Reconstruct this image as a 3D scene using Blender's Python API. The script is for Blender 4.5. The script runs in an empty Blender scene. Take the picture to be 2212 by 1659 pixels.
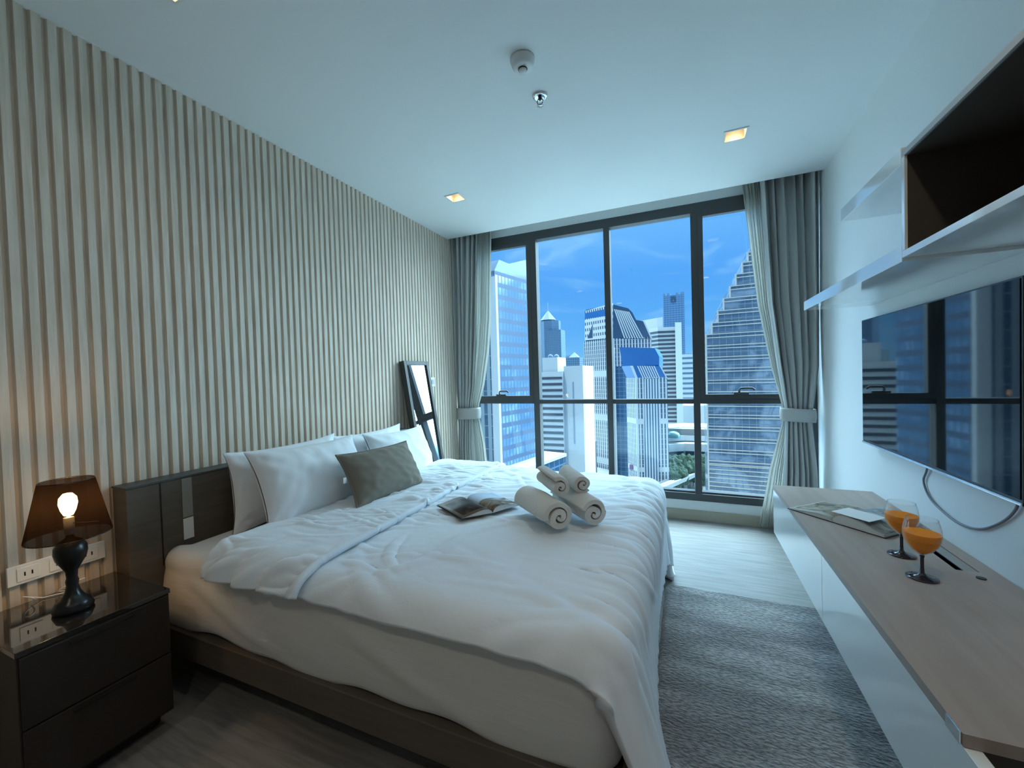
import bpy, math, random
import numpy as np
from mathutils import Vector, Matrix
random.seed(7)
SC = bpy.context.scene
COL = SC.collection

# ------------------------------------------------------------------ camera
F_PX, YAW, PITCH, ROLL = 875.26, 0.404521, -0.0219459, 0.0292616
CAM_H = 1.3
def _rot():
    cy, sy, cp, sp, cr, sr = (math.cos(YAW), math.sin(YAW), math.cos(PITCH), math.sin(PITCH), math.cos(ROLL), math.sin(ROLL))
    return Matrix(((cy, -sy, 0), (sy, cy, 0), (0, 0, 1))) @ Matrix(((1, 0, 0), (0, cp, -sp), (0, sp, cp))) @ Matrix(((cr, 0, sr), (0, 1, 0), (-sr, 0, cr)))
MR = _rot()                                   # columns: right, forward, up
cam_d = bpy.data.cameras.new('camera'); cam = bpy.data.objects.new('camera', cam_d); COL.objects.link(cam)
cam_d.sensor_width = 36; cam_d.lens = F_PX / 2212 * 36; cam_d.clip_start = 0.02; cam_d.clip_end = 6000
r_, f_, u_ = MR.col[0], MR.col[1], MR.col[2]
mw = Matrix(((r_[0], u_[0], -f_[0], 0), (r_[1], u_[1], -f_[1], 0), (r_[2], u_[2], -f_[2], CAM_H), (0, 0, 0, 1)))
cam.matrix_world = mw
SC.camera = cam
def ray(px, py):
    return MR @ Vector(((px - 1106) / F_PX, 1, -(py - 829.5) / F_PX))
def at(px, py, D):                            # point of the city that is D metres out, seen at that pixel
    r = ray(px, py); t = D / r.y
    return Vector((r.x * t, D, CAM_H + r.z * t))

# ------------------------------------------------------------------ colour management
SC.view_settings.view_transform = 'Standard'
SC.view_settings.look = 'None'
SC.view_settings.exposure = 0.74
SC.view_settings.gamma = 1.0
SC.cycles.max_bounces = 10
SC.cycles.diffuse_bounces = 6
SC.cycles.glossy_bounces = 4
SC.cycles.transparent_max_bounces = 12
SC.cycles.sample_clamp_indirect = 6
SC.cycles.use_denoising = True

# ------------------------------------------------------------------ node helpers
class NT:
    def __init__(s, tree): s.t = tree; s.n = tree.nodes; s.l = tree.links
    def add(s, kind, **kw):
        nd = s.n.new(kind)
        for k, v in kw.items():
            if k.startswith('i_'):
                key = k[2:]
                key = int(key) if key.isdigit() else key.replace('_', ' ')
                nd.inputs[key].default_value = v
            else: setattr(nd, k, v)
        return nd
    def link(s, a, b): s.l.new(a, b)
    def math(s, op, a, b=None, c=None, clamp=False):
        nd = s.n.new('ShaderNodeMath'); nd.operation = op; nd.use_clamp = clamp
        for i, v in enumerate((a, b, c)):
            if v is None: continue
            if isinstance(v, (int, float)): nd.inputs[i].default_value = v
            else: s.l.new(v, nd.inputs[i])
        return nd.outputs[0]
    def mix(s, fac, a, b, mode='MIX'):
        nd = s.n.new('ShaderNodeMix'); nd.data_type = 'RGBA'; nd.blend_type = mode
        for sock, v in ((nd.inputs[0], fac), (nd.inputs[6], a), (nd.inputs[7], b)):
            if isinstance(v, (int, float)): sock.default_value = v
            elif isinstance(v, (tuple, list)): sock.default_value = (*v, 1)
            else: s.l.new(v, sock)
        return nd.outputs[2]
    def smooth(s, v, lo, hi):
        nd = s.n.new('ShaderNodeMapRange'); nd.interpolation_type = 'SMOOTHSTEP'
        s.l.new(v, nd.inputs[0]); nd.inputs[1].default_value = lo; nd.inputs[2].default_value = hi
        return nd.outputs[0]

# ------------------------------------------------------------------ sky
SKY_GAIN, SKY_FILL_HIGH, SKY_FILL_SIDE = 1.0, 10.0, 8.0
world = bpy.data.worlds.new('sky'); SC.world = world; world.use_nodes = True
W = NT(world.node_tree); W.n.clear()
tc = W.add('ShaderNodeTexCoord'); sep = W.add('ShaderNodeSeparateXYZ'); W.link(tc.outputs['Generated'], sep.inputs[0])
sx, sy_, sz = sep.outputs
ramp = W.add('ShaderNodeValToRGB'); W.link(sz, ramp.inputs[0])
cr = ramp.color_ramp; cr.elements[0].position = 0.0; cr.elements[0].color = (0.26, 0.58, 0.93, 1)
cr.elements[1].position = 1.0; cr.elements[1].color = (0.16, 0.45, 0.9, 1)
for p_, c_ in ((0.1, (0.15, 0.46, 0.93)), (0.22, (0.11, 0.39, 0.92)), (0.38, (0.20, 0.50, 0.93)), (0.6, (0.45, 0.72, 1.0))):
    e = cr.elements.new(p_); e.color = (*c_, 1)
# wispy cloud
vec = W.add('ShaderNodeMapping'); vec.inputs['Scale'].default_value = (2.2, 2.2, 7.5); vec.inputs['Rotation'].default_value = (0.25, 0.3, 0.2)
W.link(tc.outputs['Generated'], vec.inputs[0])
nz = W.add('ShaderNodeTexNoise'); nz.inputs['Scale'].default_value = 2.2; nz.inputs['Detail'].default_value = 7; nz.inputs['Distortion'].default_value = 0.9
W.link(vec.outputs[0], nz.inputs[0])
cl = W.smooth(nz.outputs[0], 0.50, 0.78)
skyc = W.mix(W.math('MULTIPLY', cl, 0.38), ramp.outputs[0], (0.55, 0.82, 1.0))
# extra glow added outside the camera's view, high and sideways, to light the room
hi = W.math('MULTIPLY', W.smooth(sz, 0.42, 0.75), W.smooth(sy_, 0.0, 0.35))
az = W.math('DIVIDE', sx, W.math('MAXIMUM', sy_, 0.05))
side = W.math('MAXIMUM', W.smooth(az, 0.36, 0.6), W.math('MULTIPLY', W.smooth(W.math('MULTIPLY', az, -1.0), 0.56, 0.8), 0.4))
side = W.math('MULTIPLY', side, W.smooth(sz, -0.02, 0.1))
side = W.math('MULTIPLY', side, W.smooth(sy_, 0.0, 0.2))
gain = W.math('ADD', 0.66, W.math('ADD', W.math('MULTIPLY', hi, SKY_FILL_HIGH), W.math('MULTIPLY', side, SKY_FILL_SIDE)))
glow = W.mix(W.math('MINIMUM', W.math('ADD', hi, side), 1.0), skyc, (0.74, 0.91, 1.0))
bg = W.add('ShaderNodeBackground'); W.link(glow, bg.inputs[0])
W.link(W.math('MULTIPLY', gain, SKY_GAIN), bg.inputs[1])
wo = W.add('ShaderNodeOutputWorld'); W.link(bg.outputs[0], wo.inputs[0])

# sun: behind the tower, so it lights the city and never enters the room
sd = bpy.data.lights.new('sun', 'SUN'); sd.energy = 2.4; sd.angle = math.radians(1); sd.color = (1.0, 0.95, 0.86)
sun = bpy.data.objects.new('sun', sd); COL.objects.link(sun)
sun.rotation_euler = Vector((0.2, 0.34, -1.0)).to_track_quat('-Z', 'Y').to_euler()
sun.location = (0, -5, 30)

# ------------------------------------------------------------------ materials
def mat(name, col, rough=0.5, metal=0.0, spec=0.5, bump=None, var=None, coat=0.0, trans=0.0, sheen=0.0, coord='Object', ior=1.45):
    """bump=(scale, strength, distance, (sx,sy,sz)); var=(scale, amount, (sx,sy,sz), colour2)"""
    m = bpy.data.materials.new(name); m.use_nodes = True
    N = NT(m.node_tree); b = N.n['Principled BSDF']
    b.inputs['Base Color'].default_value = (*col, 1); b.inputs['Roughness'].default_value = rough
    b.inputs['Metallic'].default_value = metal; b.inputs['Specular IOR Level'].default_value = spec
    b.inputs['Coat Weight'].default_value = coat; b.inputs['Coat Roughness'].default_value = 0.03
    b.inputs['Transmission Weight'].default_value = trans; b.inputs['Sheen Weight'].default_value = sheen
    b.inputs['IOR'].default_value = ior
    def tex(scale, sc, detail=5, dist=0.0):
        t = N.add('ShaderNodeTexCoord'); mp = N.add('ShaderNodeMapping'); mp.inputs['Scale'].default_value = sc
        N.link(t.outputs[coord], mp.inputs[0])
        n = N.add('ShaderNodeTexNoise'); n.inputs['Scale'].default_value = scale; n.inputs['Detail'].default_value = detail
        n.inputs['Distortion'].default_value = dist
        N.link(mp.outputs[0], n.inputs[0]); return n.outputs[0]
    if var:
        v = tex(var[0], var[2], 6, 0.6)
        N.link(N.mix(N.math('MULTIPLY', N.smooth(v, 0.3, 0.7), var[1]), col, var[3]), b.inputs['Base Color'])
    if bump:
        v = tex(bump[0], bump[3])
        bp = N.add('ShaderNodeBump'); bp.inputs['Strength'].default_value = bump[1]; bp.inputs['Distance'].default_value = bump[2]
        N.link(v, bp.inputs['Height']); N.link(bp.outputs[0], b.inputs['Normal'])
    return m

M = {}
M['paint'] = mat('white_wall_paint', (0.72, 0.745, 0.75), 0.6, bump=(60, 0.05, 0.002, (1, 1, 1)))
M['ceiling'] = mat('ceiling_paint', (0.80, 0.83, 0.84), 0.7)
M['slat'] = mat('oak_slat', (0.58, 0.50, 0.41), 0.55, var=(3.0, 0.75, (14, 14, 1.0), (0.72, 0.64, 0.545)), bump=(8, 0.25, 0.004, (14, 14, 1)))
M['backwood'] = mat('unseen_room_wall', (0.55, 0.54, 0.52), 0.7)
M['floor'] = mat('pale_oak_floor', (0.29, 0.285, 0.28), 0.42, var=(3.5, 0.8, (1.1, 16, 1), (0.19, 0.185, 0.18)), bump=(6, 0.08, 0.003, (1.2, 18, 1)))
M['skirting'] = mat('oak_skirting', (0.42, 0.38, 0.30), 0.5, var=(3, 0.5, (1, 10, 10), (0.34, 0.30, 0.23)))
M['alu'] = mat('dark_aluminium', (0.075, 0.08, 0.085), 0.38, metal=0.3, bump=(400, 0.05, 0.001, (1, 1, 1)))
M['linen'] = mat('white_cotton', (0.76, 0.83, 0.90), 0.85, sheen=0.15, bump=(5.5, 0.35, 0.02, (1.0, 1.6, 1.0)))
M['sheet'] = mat('cream_fitted_sheet', (0.73, 0.73, 0.72), 0.85, sheen=0.1, bump=(4, 0.4, 0.02, (0.6, 1, 2.6)))
M['case'] = mat('white_pillowcase', (0.80, 0.84, 0.88), 0.85, sheen=0.15, bump=(9, 0.12, 0.01, (1, 1, 1)))
M['velvet'] = mat('taupe_cushion_fabric', (0.19, 0.17, 0.135), 0.9, sheen=0.15, bump=(300, 0.2, 0.001, (1, 1, 1)))
M['towel'] = mat('grey_terry', (0.68, 0.66, 0.62), 0.95, sheen=0.3, bump=(90, 0.5, 0.004, (1, 1, 1)))
M['bedwood'] = mat('grey_brown_bed_wood', (0.095, 0.078, 0.062), 0.5, var=(4, 0.6, (1, 1, 12), (0.13, 0.11, 0.09)), bump=(5, 0.1, 0.002, (1, 1, 12)))
M['bedwood_l'] = mat('lighter_bed_inlay', (0.27, 0.26, 0.24), 0.35)
M['groove'] = mat('dark_groove', (0.012, 0.011, 0.010), 0.7)
M['ns_wood'] = mat('dark_nightstand_wood', (0.028, 0.022, 0.018), 0.45)
M['ns_glass'] = mat('black_glass', (0.018, 0.016, 0.014), 0.04, spec=1.0, coat=1.0)
M['lampblack'] = mat('black_lamp_ceramic', (0.010, 0.010, 0.011), 0.28)
M['lacquer'] = mat('white_lacquer', (0.80, 0.84, 0.84), 0.12, coat=0.8)
M['console'] = mat('brown_wood_top', (0.33, 0.26, 0.22), 0.42, var=(2.2, 0.6, (9, 0.7, 1), (0.41, 0.335, 0.29)), bump=(3, 0.06, 0.002, (12, 1, 1)))
M['darkwood'] = mat('dark_brown_board', (0.065, 0.055, 0.045), 0.55)
M['screen'] = mat('black_tv_screen', (0.006, 0.007, 0.008), 0.03, spec=0.8)
M['tvbezel'] = mat('tv_bezel', (0.02, 0.02, 0.022), 0.3)
M['chrome'] = mat('chrome', (0.8, 0.8, 0.8), 0.12, metal=1.0)
M['mirror'] = mat('mirror_silver', (0.93, 0.95, 0.95), 0.0, metal=1.0)
M['mirframe'] = mat('dark_mirror_frame', (0.03, 0.03, 0.032), 0.35)
M['plastic'] = mat('white_plastic', (0.78, 0.79, 0.78), 0.35)
M['greyplastic'] = mat('grey_plastic', (0.4, 0.41, 0.42), 0.35)
M['blackplastic'] = mat('black_plastic', (0.012, 0.012, 0.014), 0.3)
M['cable'] = mat('grey_cable', (0.22, 0.22, 0.25), 0.5)
M['page'] = mat('white_page', (0.75, 0.77, 0.78), 0.5)
M['pageedge'] = mat('page_block', (0.62, 0.63, 0.62), 0.8, bump=(200, 0.5, 0.001, (0.2, 0.2, 6)))
M['cover'] = mat('dark_book_cover', (0.02, 0.02, 0.03), 0.4)
M['juice'] = mat('orange_juice', (1.0, 0.30, 0.004), 0.5, spec=0.1)
M['stem'] = mat('dark_purple_glass', (0.020, 0.014, 0.022), 0.06, spec=0.8)

def picture(name, cols, scale, sc, base):
    m = bpy.data.materials.new(name); m.use_nodes = True; N = NT(m.node_tree); b = N.n['Principled BSDF']
    t = N.add('ShaderNodeTexCoord'); mp = N.add('ShaderNodeMapping'); mp.inputs['Scale'].default_value = sc
    N.link(t.outputs['UV'], mp.inputs[0])
    n = N.add('ShaderNodeTexNoise'); n.inputs['Scale'].default_value = scale; n.inputs['Detail'].default_value = 4; n.inputs['Distortion'].default_value = 0.8
    N.link(mp.outputs[0], n.inputs[0])
    rp = N.add('ShaderNodeValToRGB'); N.link(n.outputs[0], rp.inputs[0])
    rp.color_ramp.elements[0].position = 0.32; rp.color_ramp.elements[0].color = (*cols[0], 1)
    rp.color_ramp.elements[1].position = 0.68; rp.color_ramp.elements[1].color = (*cols[-1], 1)
    for i, c in enumerate(cols[1:-1]):
        e = rp.color_ramp.elements.new(0.36 + 0.3 * (i + 0.5) / max(1, len(cols) - 2)); e.color = (*c, 1)
    # white margin
    s = N.add('ShaderNodeSeparateXYZ'); N.link(t.outputs['UV'], s.inputs[0])
    def band(v, a, bb): return N.math('MULTIPLY', N.math('GREATER_THAN', v, a), N.math('LESS_THAN', v, bb))
    mask = N.math('MULTIPLY', band(s.outputs[0], base[0], base[1]), band(s.outputs[1], base[2], base[3]))
    N.link(N.mix(mask, base[4], rp.outputs[0]), b.inputs['Base Color']); b.inputs['Roughness'].default_value = 0.5; b.inputs['Specular IOR Level'].default_value = 0.2
    return m
M['pic_dark'] = picture('dark_interior_photo', [(0.02, 0.015, 0.012), (0.05, 0.035, 0.028), (0.12, 0.1, 0.08)], 2.5, (1, 1, 1), (0.14, 0.86, 0.1, 0.86, (0.17, 0.14, 0.12)))
M['pic_arch'] = picture('brown_facade_photo', [(0.05, 0.035, 0.02), (0.25, 0.2, 0.15), (0.6, 0.68, 0.75)], 2.2, (1, 2.2, 1), (0.0, 0.97, 0.0, 0.55, (0.55, 0.66, 0.8)))
M['pic_warm'] = picture('muted_landscape_photo', [(0.05, 0.04, 0.03), (0.24, 0.19, 0.12), (0.33, 0.30, 0.25), (0.10, 0.10, 0.09)], 3.0, (1, 1.6, 1), (0.05, 0.97, 0.14, 0.97, (0.45, 0.47, 0.43)))
M['pic_pale'] = picture('pale_landscape_photo', [(0.14, 0.18, 0.17), (0.3, 0.34, 0.34), (0.5, 0.55, 0.6)], 3.0, (1, 2, 1), (0.0, 1.0, 0.0, 1.0, (0.7, 0.75, 0.8)))

def glass_mat(name, tint, refl=0.06):
    m = bpy.data.materials.new(name); m.use_nodes = True; N = NT(m.node_tree); N.n.clear()
    tr = N.add('ShaderNodeBsdfTransparent'); tr.inputs[0].default_value = (*tint, 1)
    gl = N.add('ShaderNodeBsdfGlossy'); gl.inputs['Roughness'].default_value = 0.0
    lw = N.add('ShaderNodeLayerWeight'); lw.inputs[0].default_value = 0.5
    mx = N.add('ShaderNodeMixShader'); N.link(N.math('ADD', refl, N.math('MULTIPLY', N.math('POWER', lw.outputs['Facing'], 5.0), 0.75), clamp=True), mx.inputs[0])
    N.link(tr.outputs[0], mx.inputs[1]); N.link(gl.outputs[0], mx.inputs[2])
    o = N.add('ShaderNodeOutputMaterial'); N.link(mx.outputs[0], o.inputs[0]); return m
M['pane'] = glass_mat('window_glass', (0.86, 0.97, 1.0), 0.04)
M['bowl'] = glass_mat('drinking_glass', (0.98, 0.985, 0.985), 0.035)

def sheer_mat(name, col, transp, transl):
    m = bpy.data.materials.new(name); m.use_nodes = True; N = NT(m.node_tree); N.n.clear()
    d = N.add('ShaderNodeBsdfDiffuse'); d.inputs[0].default_value = (*col, 1)
    t = N.add('ShaderNodeBsdfTranslucent'); t.inputs[0].default_value = (*col, 1)
    p = N.add('ShaderNodeBsdfTransparent'); p.inputs[0].default_value = (1, 1, 1, 1)
    a = N.add('ShaderNodeMixShader', i_0=transl); N.link(d.outputs[0], a.inputs[1]); N.link(t.outputs[0], a.inputs[2])
    b = N.add('ShaderNodeMixShader', i_0=transp); N.link(a.outputs[0], b.inputs[1]); N.link(p.outputs[0], b.inputs[2])
    o = N.add('ShaderNodeOutputMaterial'); N.link(b.outputs[0], o.inputs[0]); return m
M['sheer'] = sheer_mat('sheer_white_voile', (0.62, 0.62, 0.58), 0.30, 0.35)
M['organza'] = sheer_mat('black_organza', (0.010, 0.006, 0.004), 0.12, 0.4)

M['curtain'] = sheer_mat('grey_curtain_fabric', (0.60, 0.61, 0.60), 0.0, 0.22)

def emit(name, col, strength):
    m = bpy.data.materials.new(name); m.use_nodes = True; N = NT(m.node_tree); N.n.clear()
    e = N.add('ShaderNodeEmission'); e.inputs[0].default_value = (*col, 1); e.inputs[1].default_value = strength
    o = N.add('ShaderNodeOutputMaterial'); N.link(e.outputs[0], o.inputs[0]); return m
M['bulb'] = emit('lit_bulb', (1.0, 0.58, 0.22), 55)
M['dl_lamp'] = emit('lit_downlight_bulb', (1.0, 0.75, 0.45), 6)
M['dl_warm'] = mat('downlight_reflector', (0.78, 0.66, 0.48), 0.4)

def rug_mat():
    m = bpy.data.materials.new('grey_shag_rug'); m.use_nodes = True; N = NT(m.node_tree); b = N.n['Principled BSDF']
    t = N.add('ShaderNodeTexCoord')
    def nz(scale, sc, det=4, rot=0.0):
        mp = N.add('ShaderNodeMapping'); mp.inputs['Scale'].default_value = sc; mp.inputs['Rotation'].default_value = (0, 0, rot)
        N.link(t.outputs['Object'], mp.inputs[0]); n = N.add('ShaderNodeTexNoise'); n.inputs['Scale'].default_value = scale
        n.inputs['Detail'].default_value = det; N.link(mp.outputs[0], n.inputs[0]); return n.outputs[0]
    big = N.smooth(nz(2.4, (0.7, 3.5, 1), 5, 0.2), 0.35, 0.68)
    fine = nz(85, (0.6, 1.3, 1), 3)
    c = N.mix(big, (0.17, 0.175, 0.18), (0.36, 0.365, 0.37))
    c = N.mix(N.smooth(fine, 0.3, 0.7), N.mix(1.0, c, (0.55, 0.55, 0.55), 'MULTIPLY'), N.mix(1.0, c, (1.35, 1.35, 1.35), 'MULTIPLY'))
    N.link(c, b.inputs['Base Color']); b.inputs['Roughness'].default_value = 1.0; b.inputs['Sheen Weight'].default_value = 0.4
    bp = N.add('ShaderNodeBump'); bp.inputs['Strength'].default_value = 1.0; bp.inputs['Distance'].default_value = 0.02
    N.link(fine, bp.inputs['Height']); N.link(bp.outputs[0], b.inputs['Normal']); return m
M['rug'] = rug_mat()

def facade(name, wall, glass, pu, pv, fu, fv, groups=0, rough=0.25, gmetal=0.0, vmod=None, var=0.0):
    """grid of windows in metres along the face (UV): pitch pu x pv, window share fu x fv"""
    m = bpy.data.materials.new(name); m.use_nodes = True; N = NT(m.node_tree); b = N.n['Principled BSDF']
    t = N.add('ShaderNodeTexCoord'); s = N.add('ShaderNodeSeparateXYZ'); N.link(t.outputs['UV'], s.inputs[0])
    def band(v, p, f):
        fr = N.math('FRACT', N.math('DIVIDE', v, p)); h = (1 - f) / 2
        return N.math('MULTIPLY', N.math('GREATER_THAN', fr, h), N.math('LESS_THAN', fr, 1 - h))
    mk = N.math('MULTIPLY', band(s.outputs[0], pu, fu), band(s.outputs[1], pv, fv))
    if vmod: mk = N.math('MULTIPLY', mk, band(s.outputs[1], vmod[0], vmod[1]))
    if groups: mk = N.math('MULTIPLY', mk, band(s.outputs[0], pu * groups, (groups - 0.45) / groups))
    g = glass
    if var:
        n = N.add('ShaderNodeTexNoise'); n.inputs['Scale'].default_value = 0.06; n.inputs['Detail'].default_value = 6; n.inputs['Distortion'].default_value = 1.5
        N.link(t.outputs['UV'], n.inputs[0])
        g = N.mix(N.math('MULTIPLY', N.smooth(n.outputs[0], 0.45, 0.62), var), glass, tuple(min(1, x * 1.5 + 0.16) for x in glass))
    N.link(N.mix(mk, wall, g), b.inputs['Base Color'])
    N.link(N.math('SUBTRACT', 0.7, N.math('MULTIPLY', mk, 0.7 - rough)), b.inputs['Roughness'])
    N.link(N.math('MULTIPLY', mk, gmetal), b.inputs['Metallic']); return m

# ------------------------------------------------------------------ mesh builder
class MB:
    def __init__(s): s.v = []; s.f = []; s.uv = {}
    def add(s, vs, fs, uvs=None):
        o = len(s.v); s.v += [tuple(p) for p in vs]
        for i, f in enumerate(fs):
            if uvs: s.uv[len(s.f)] = uvs[i]
            s.f.append([o + j for j in f])
        return s
    def box(s, x0, x1, y0, y1, z0, z1, T=None):
        vs = [Vector((x, y, z)) for z in (z0, z1) for y in (y0, y1) for x in (x0, x1)]
        if T: vs = [T @ v for v in vs]
        return s.add(vs, [(0, 2, 3, 1), (4, 5, 7, 6), (0, 1, 5, 4), (2, 6, 7, 3), (0, 4, 6, 2), (1, 3, 7, 5)])
    def prism(s, poly, z0, z1):
        """poly counter-clockwise (x,y); side faces carry UV in metres"""
        n = len(poly); a = sum(poly[i][0] * poly[(i + 1) % n][1] - poly[(i + 1) % n][0] * poly[i][1] for i in range(n))
        if a < 0: poly = poly[::-1]
        vs = [(p[0], p[1], z0) for p in poly] + [(p[0], p[1], z1) for p in poly]
        fs, uv = [], []; d = 0
        for i in range(n):
            j = (i + 1) % n; L = math.dist(poly[i], poly[j])
            fs.append((i, j, n + j, n + i)); uv.append([(0, z0), (L, z0), (L, z1), (0, z1)])
        fs.append(tuple(range(n, 2 * n))); uv.append([(0, 0)] * n)
        fs.append(tuple(range(n - 1, -1, -1))); uv.append([(0, 0)] * n)
        return s.add(vs, fs, uv)
    def extrude(s, pts, d):
        """planar polygon pts pushed along vector d"""
        n = len(pts); pts = [Vector(p) for p in pts]; d = Vector(d)
        vs = pts + [p + d for p in pts]
        e = (pts[1] - pts[0]).normalized()
        fu = [((p - pts[0]).dot(Vector((e.x, e.y, 0)).normalized()) if (e.x or e.y) else 0, p.z) for p in pts]
        fs = [tuple(range(n)), tuple(range(2 * n - 1, n - 1, -1))]; uv = [fu, fu[::-1]]
        for i in range(n):
            j = (i + 1) % n; fs.append((j, i, n + i, n + j)); L = d.length
            uv.append([(0, pts[j].z), (0, pts[i].z), (L, pts[i].z), (L, pts[j].z)])
        return s.add(vs, fs, uv)
    def grid(s, P, closeu=False, closev=False):
        """P[i][j] points; UV 0..1"""
        nu, nv = len(P), len(P[0]); o = len(s.v)
        for r in P: s.v += [tuple(p) for p in r]
        for i in range(nu if closeu else nu - 1):
            for j in range(nv if closev else nv - 1):
                i2, j2 = (i + 1) % nu, (j + 1) % nv
                s.uv[len(s.f)] = [(i / (nu - 1), j / (nv - 1)), ((i + 1) / (nu - 1), j / (nv - 1)), ((i + 1) / (nu - 1), (j + 1) / (nv - 1)), (i / (nu - 1), (j + 1) / (nv - 1))]
                s.f.append([o + i * nv + j, o + i2 * nv + j, o + i2 * nv + j2, o + i * nv + j2])
        return s
    def lathe(s, prof, c, n=40, axis=None):
        P = []
        for i in range(n):
            a = 2 * math.pi * i / n
            P.append([(c[0] + r * math.cos(a), c[1] + r * math.sin(a), c[2] + z) for r, z in prof])
        return s.grid(P, closeu=True)
    def tube(s, path, r, n=10):
        path = [Vector(p) for p in path]; P = []; up = Vector((0.13, 0.21, 0.97)).normalized()
        for i, p in enumerate(path):
            t = (path[min(i + 1, len(path) - 1)] - path[max(i - 1, 0)]).normalized()
            a = t.cross(up).normalized(); b = t.cross(a).normalized()
            P.append([p + (a * math.cos(2 * math.pi * k / n) + b * math.sin(2 * math.pi * k / n)) * r for k in range(n)])
        s.grid(P, closev=True)
        for r_i, rev in ((0, True), (len(path) - 1, False)):
            o = len(s.v); s.v += [tuple(q) for q in P[r_i]]; f = [o + k for k in range(n)]
            s.f.append(f[::-1] if rev else f)
        return s
    def build(s, name, m, parent=None, smooth=False, bevel=0.0, subsurf=0, solid=0.0):
        off = Vector(parent['_o']) if parent is not None and '_o' in parent else Vector((0, 0, 0))
        me = bpy.data.meshes.new(name); me.from_pydata([tuple(Vector(v) - off) for v in s.v], [], s.f)
        if s.uv:
            ul = me.uv_layers.new(name='UVMap')
            for pi, p in enumerate(me.polygons):
                u = s.uv.get(pi)
                if u:
                    for k, li in enumerate(p.loop_indices): ul.data[li].uv = u[k]
        me.materials.append(m); ob = bpy.data.objects.new(name, me); COL.objects.link(ob)
        if parent is not None:
            ob.parent = parent
            ob['_o'] = tuple(off)
        if smooth:
            for p in me.polygons: p.use_smooth = True
        if solid:
            md = ob.modifiers.new('solid', 'SOLIDIFY'); md.thickness = solid; md.offset = 0
        if bevel:
            md = ob.modifiers.new('bevel', 'BEVEL'); md.width = bevel; md.segments = 3; md.limit_method = 'ANGLE'; md.angle_limit = math.radians(50)
            for p in me.polygons: p.use_smooth = True
            md2 = ob.modifiers.new('wn', 'WEIGHTED_NORMAL'); md2.keep_sharp = False
        if subsurf:
            md = ob.modifiers.new('subd', 'SUBSURF'); md.levels = subsurf; md.render_levels = subsurf
        return ob

def tag(o, label, cat, group=None):
    o['label'] = label; o['category'] = cat
    if group: o['group'] = group
    return o
def thing(name, loc, label, cat, group=None):
    o = bpy.data.objects.new(name, None); COL.objects.link(o); o.location = loc; o['_o'] = tuple(loc)
    o.empty_display_size = 0.1
    return tag(o, label, cat, group)
def struct(o): o['kind'] = 'structure'; return o
def noise_field(seed, n=10, fmin=1.0, fmax=6.0):
    rg = np.random.RandomState(seed); k = rg.uniform(fmin, fmax, n); th = rg.uniform(0, 2 * np.pi, n); ph = rg.uniform(0, 2 * np.pi, n)
    def f(x, y): return sum(np.sin(k[i] * (x * np.cos(th[i]) + y * np.sin(th[i])) + ph[i]) / k[i] for i in range(n)) * (fmin / math.sqrt(n)) * 1.4
    return f

# ------------------------------------------------------------------ room shell
XL, XR, YW, YC, H, YB = -2.215, 0.925, 3.81, 3.58, 2.70, -1.7
struct(MB().box(XL - 0.15, XR + 0.2, YB - 0.1, YW + 0.2, -0.12, 0.0).build('floor', M['floor']))
# ceiling slab with square holes for the downlights, and the curtain pocket beyond its edge
DL = [(-1.625, 2.785), (0.302, 2.805), (-1.63, 0.865), (0.30, 0.86), (-1.2, -0.75), (0.2, -0.75)]  # entries missing from DLAB are unseen fixtures added as fill light
hs = 0.055
xs = sorted({XL - 0.1, XR + 0.1} | {x + d for x, _ in DL for d in (-hs, hs)})
ys = sorted({YB - 0.1, YC} | {y + d for _, y in DL for d in (-hs, hs)})
cm = MB()
for i in range(len(xs) - 1):
    for j in range(len(ys) - 1):
        cx, cy_ = (xs[i] + xs[i + 1]) / 2, (ys[j] + ys[j + 1]) / 2
        if any(abs(cx - x) < hs and abs(cy_ - y) < hs for x, y in DL): continue
        cm.box(xs[i], xs[i + 1], ys[j], ys[j + 1], H, H + 0.25)
cm.box(XL - 0.1, XR + 0.1, YC, YW + 0.2, H + 0.2, H + 0.25)
struct(cm.build('ceiling', M['ceiling']))
# left wall with vertical slats: one profiled sheet
prof = []; pitch = 0.0425; y = 0.661 - 60 * pitch
while y < YW - 0.001:
    if y > YB - 0.05:
        prof += [(-2.212, y), (-2.212, y + 0.0115), (-2.2015, y + 0.0145), (-2.199, y + 0.0165), (-2.199, y + 0.0405), (-2.2015, y + 0.0418)]
    y += pitch
P = [[(x, min(yy, YW), z) for z in (0.0, H + 0.2)] for x, yy in prof]
lw = MB().grid(P)
lw.box(-2.32, -2.2185, YB, YW + 0.1, 0, H + 0.2)
struct(lw.build('wall_left', M['slat']))
struct(MB().box(XR + 0.012, XR + 0.12, YB, YW + 0.1, 0, H + 0.2).box(XR, XR + 0.0119, YB, 2.815, 0, H).build('wall_right', M['paint']))
struct(MB().box(XL - 0.1, XR + 0.1, YB - 0.1, YB, 0, H + 0.2).build('wall_back', M['backwood']))
struct(MB().box(XL, XR + 0.012, YW, YW + 0.15, 0.0, 0.17).box(XL, XR + 0.012, YW, YW + 0.15, 2.712, H + 0.25).build('wall_window', M['paint']))
struct(MB().box(XL + 0.02, XR + 0.012, YW - 0.014, YW - 0.0005, 0.0005, 0.089).build('baseboard_window', M['skirting'], bevel=0.003))

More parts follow.
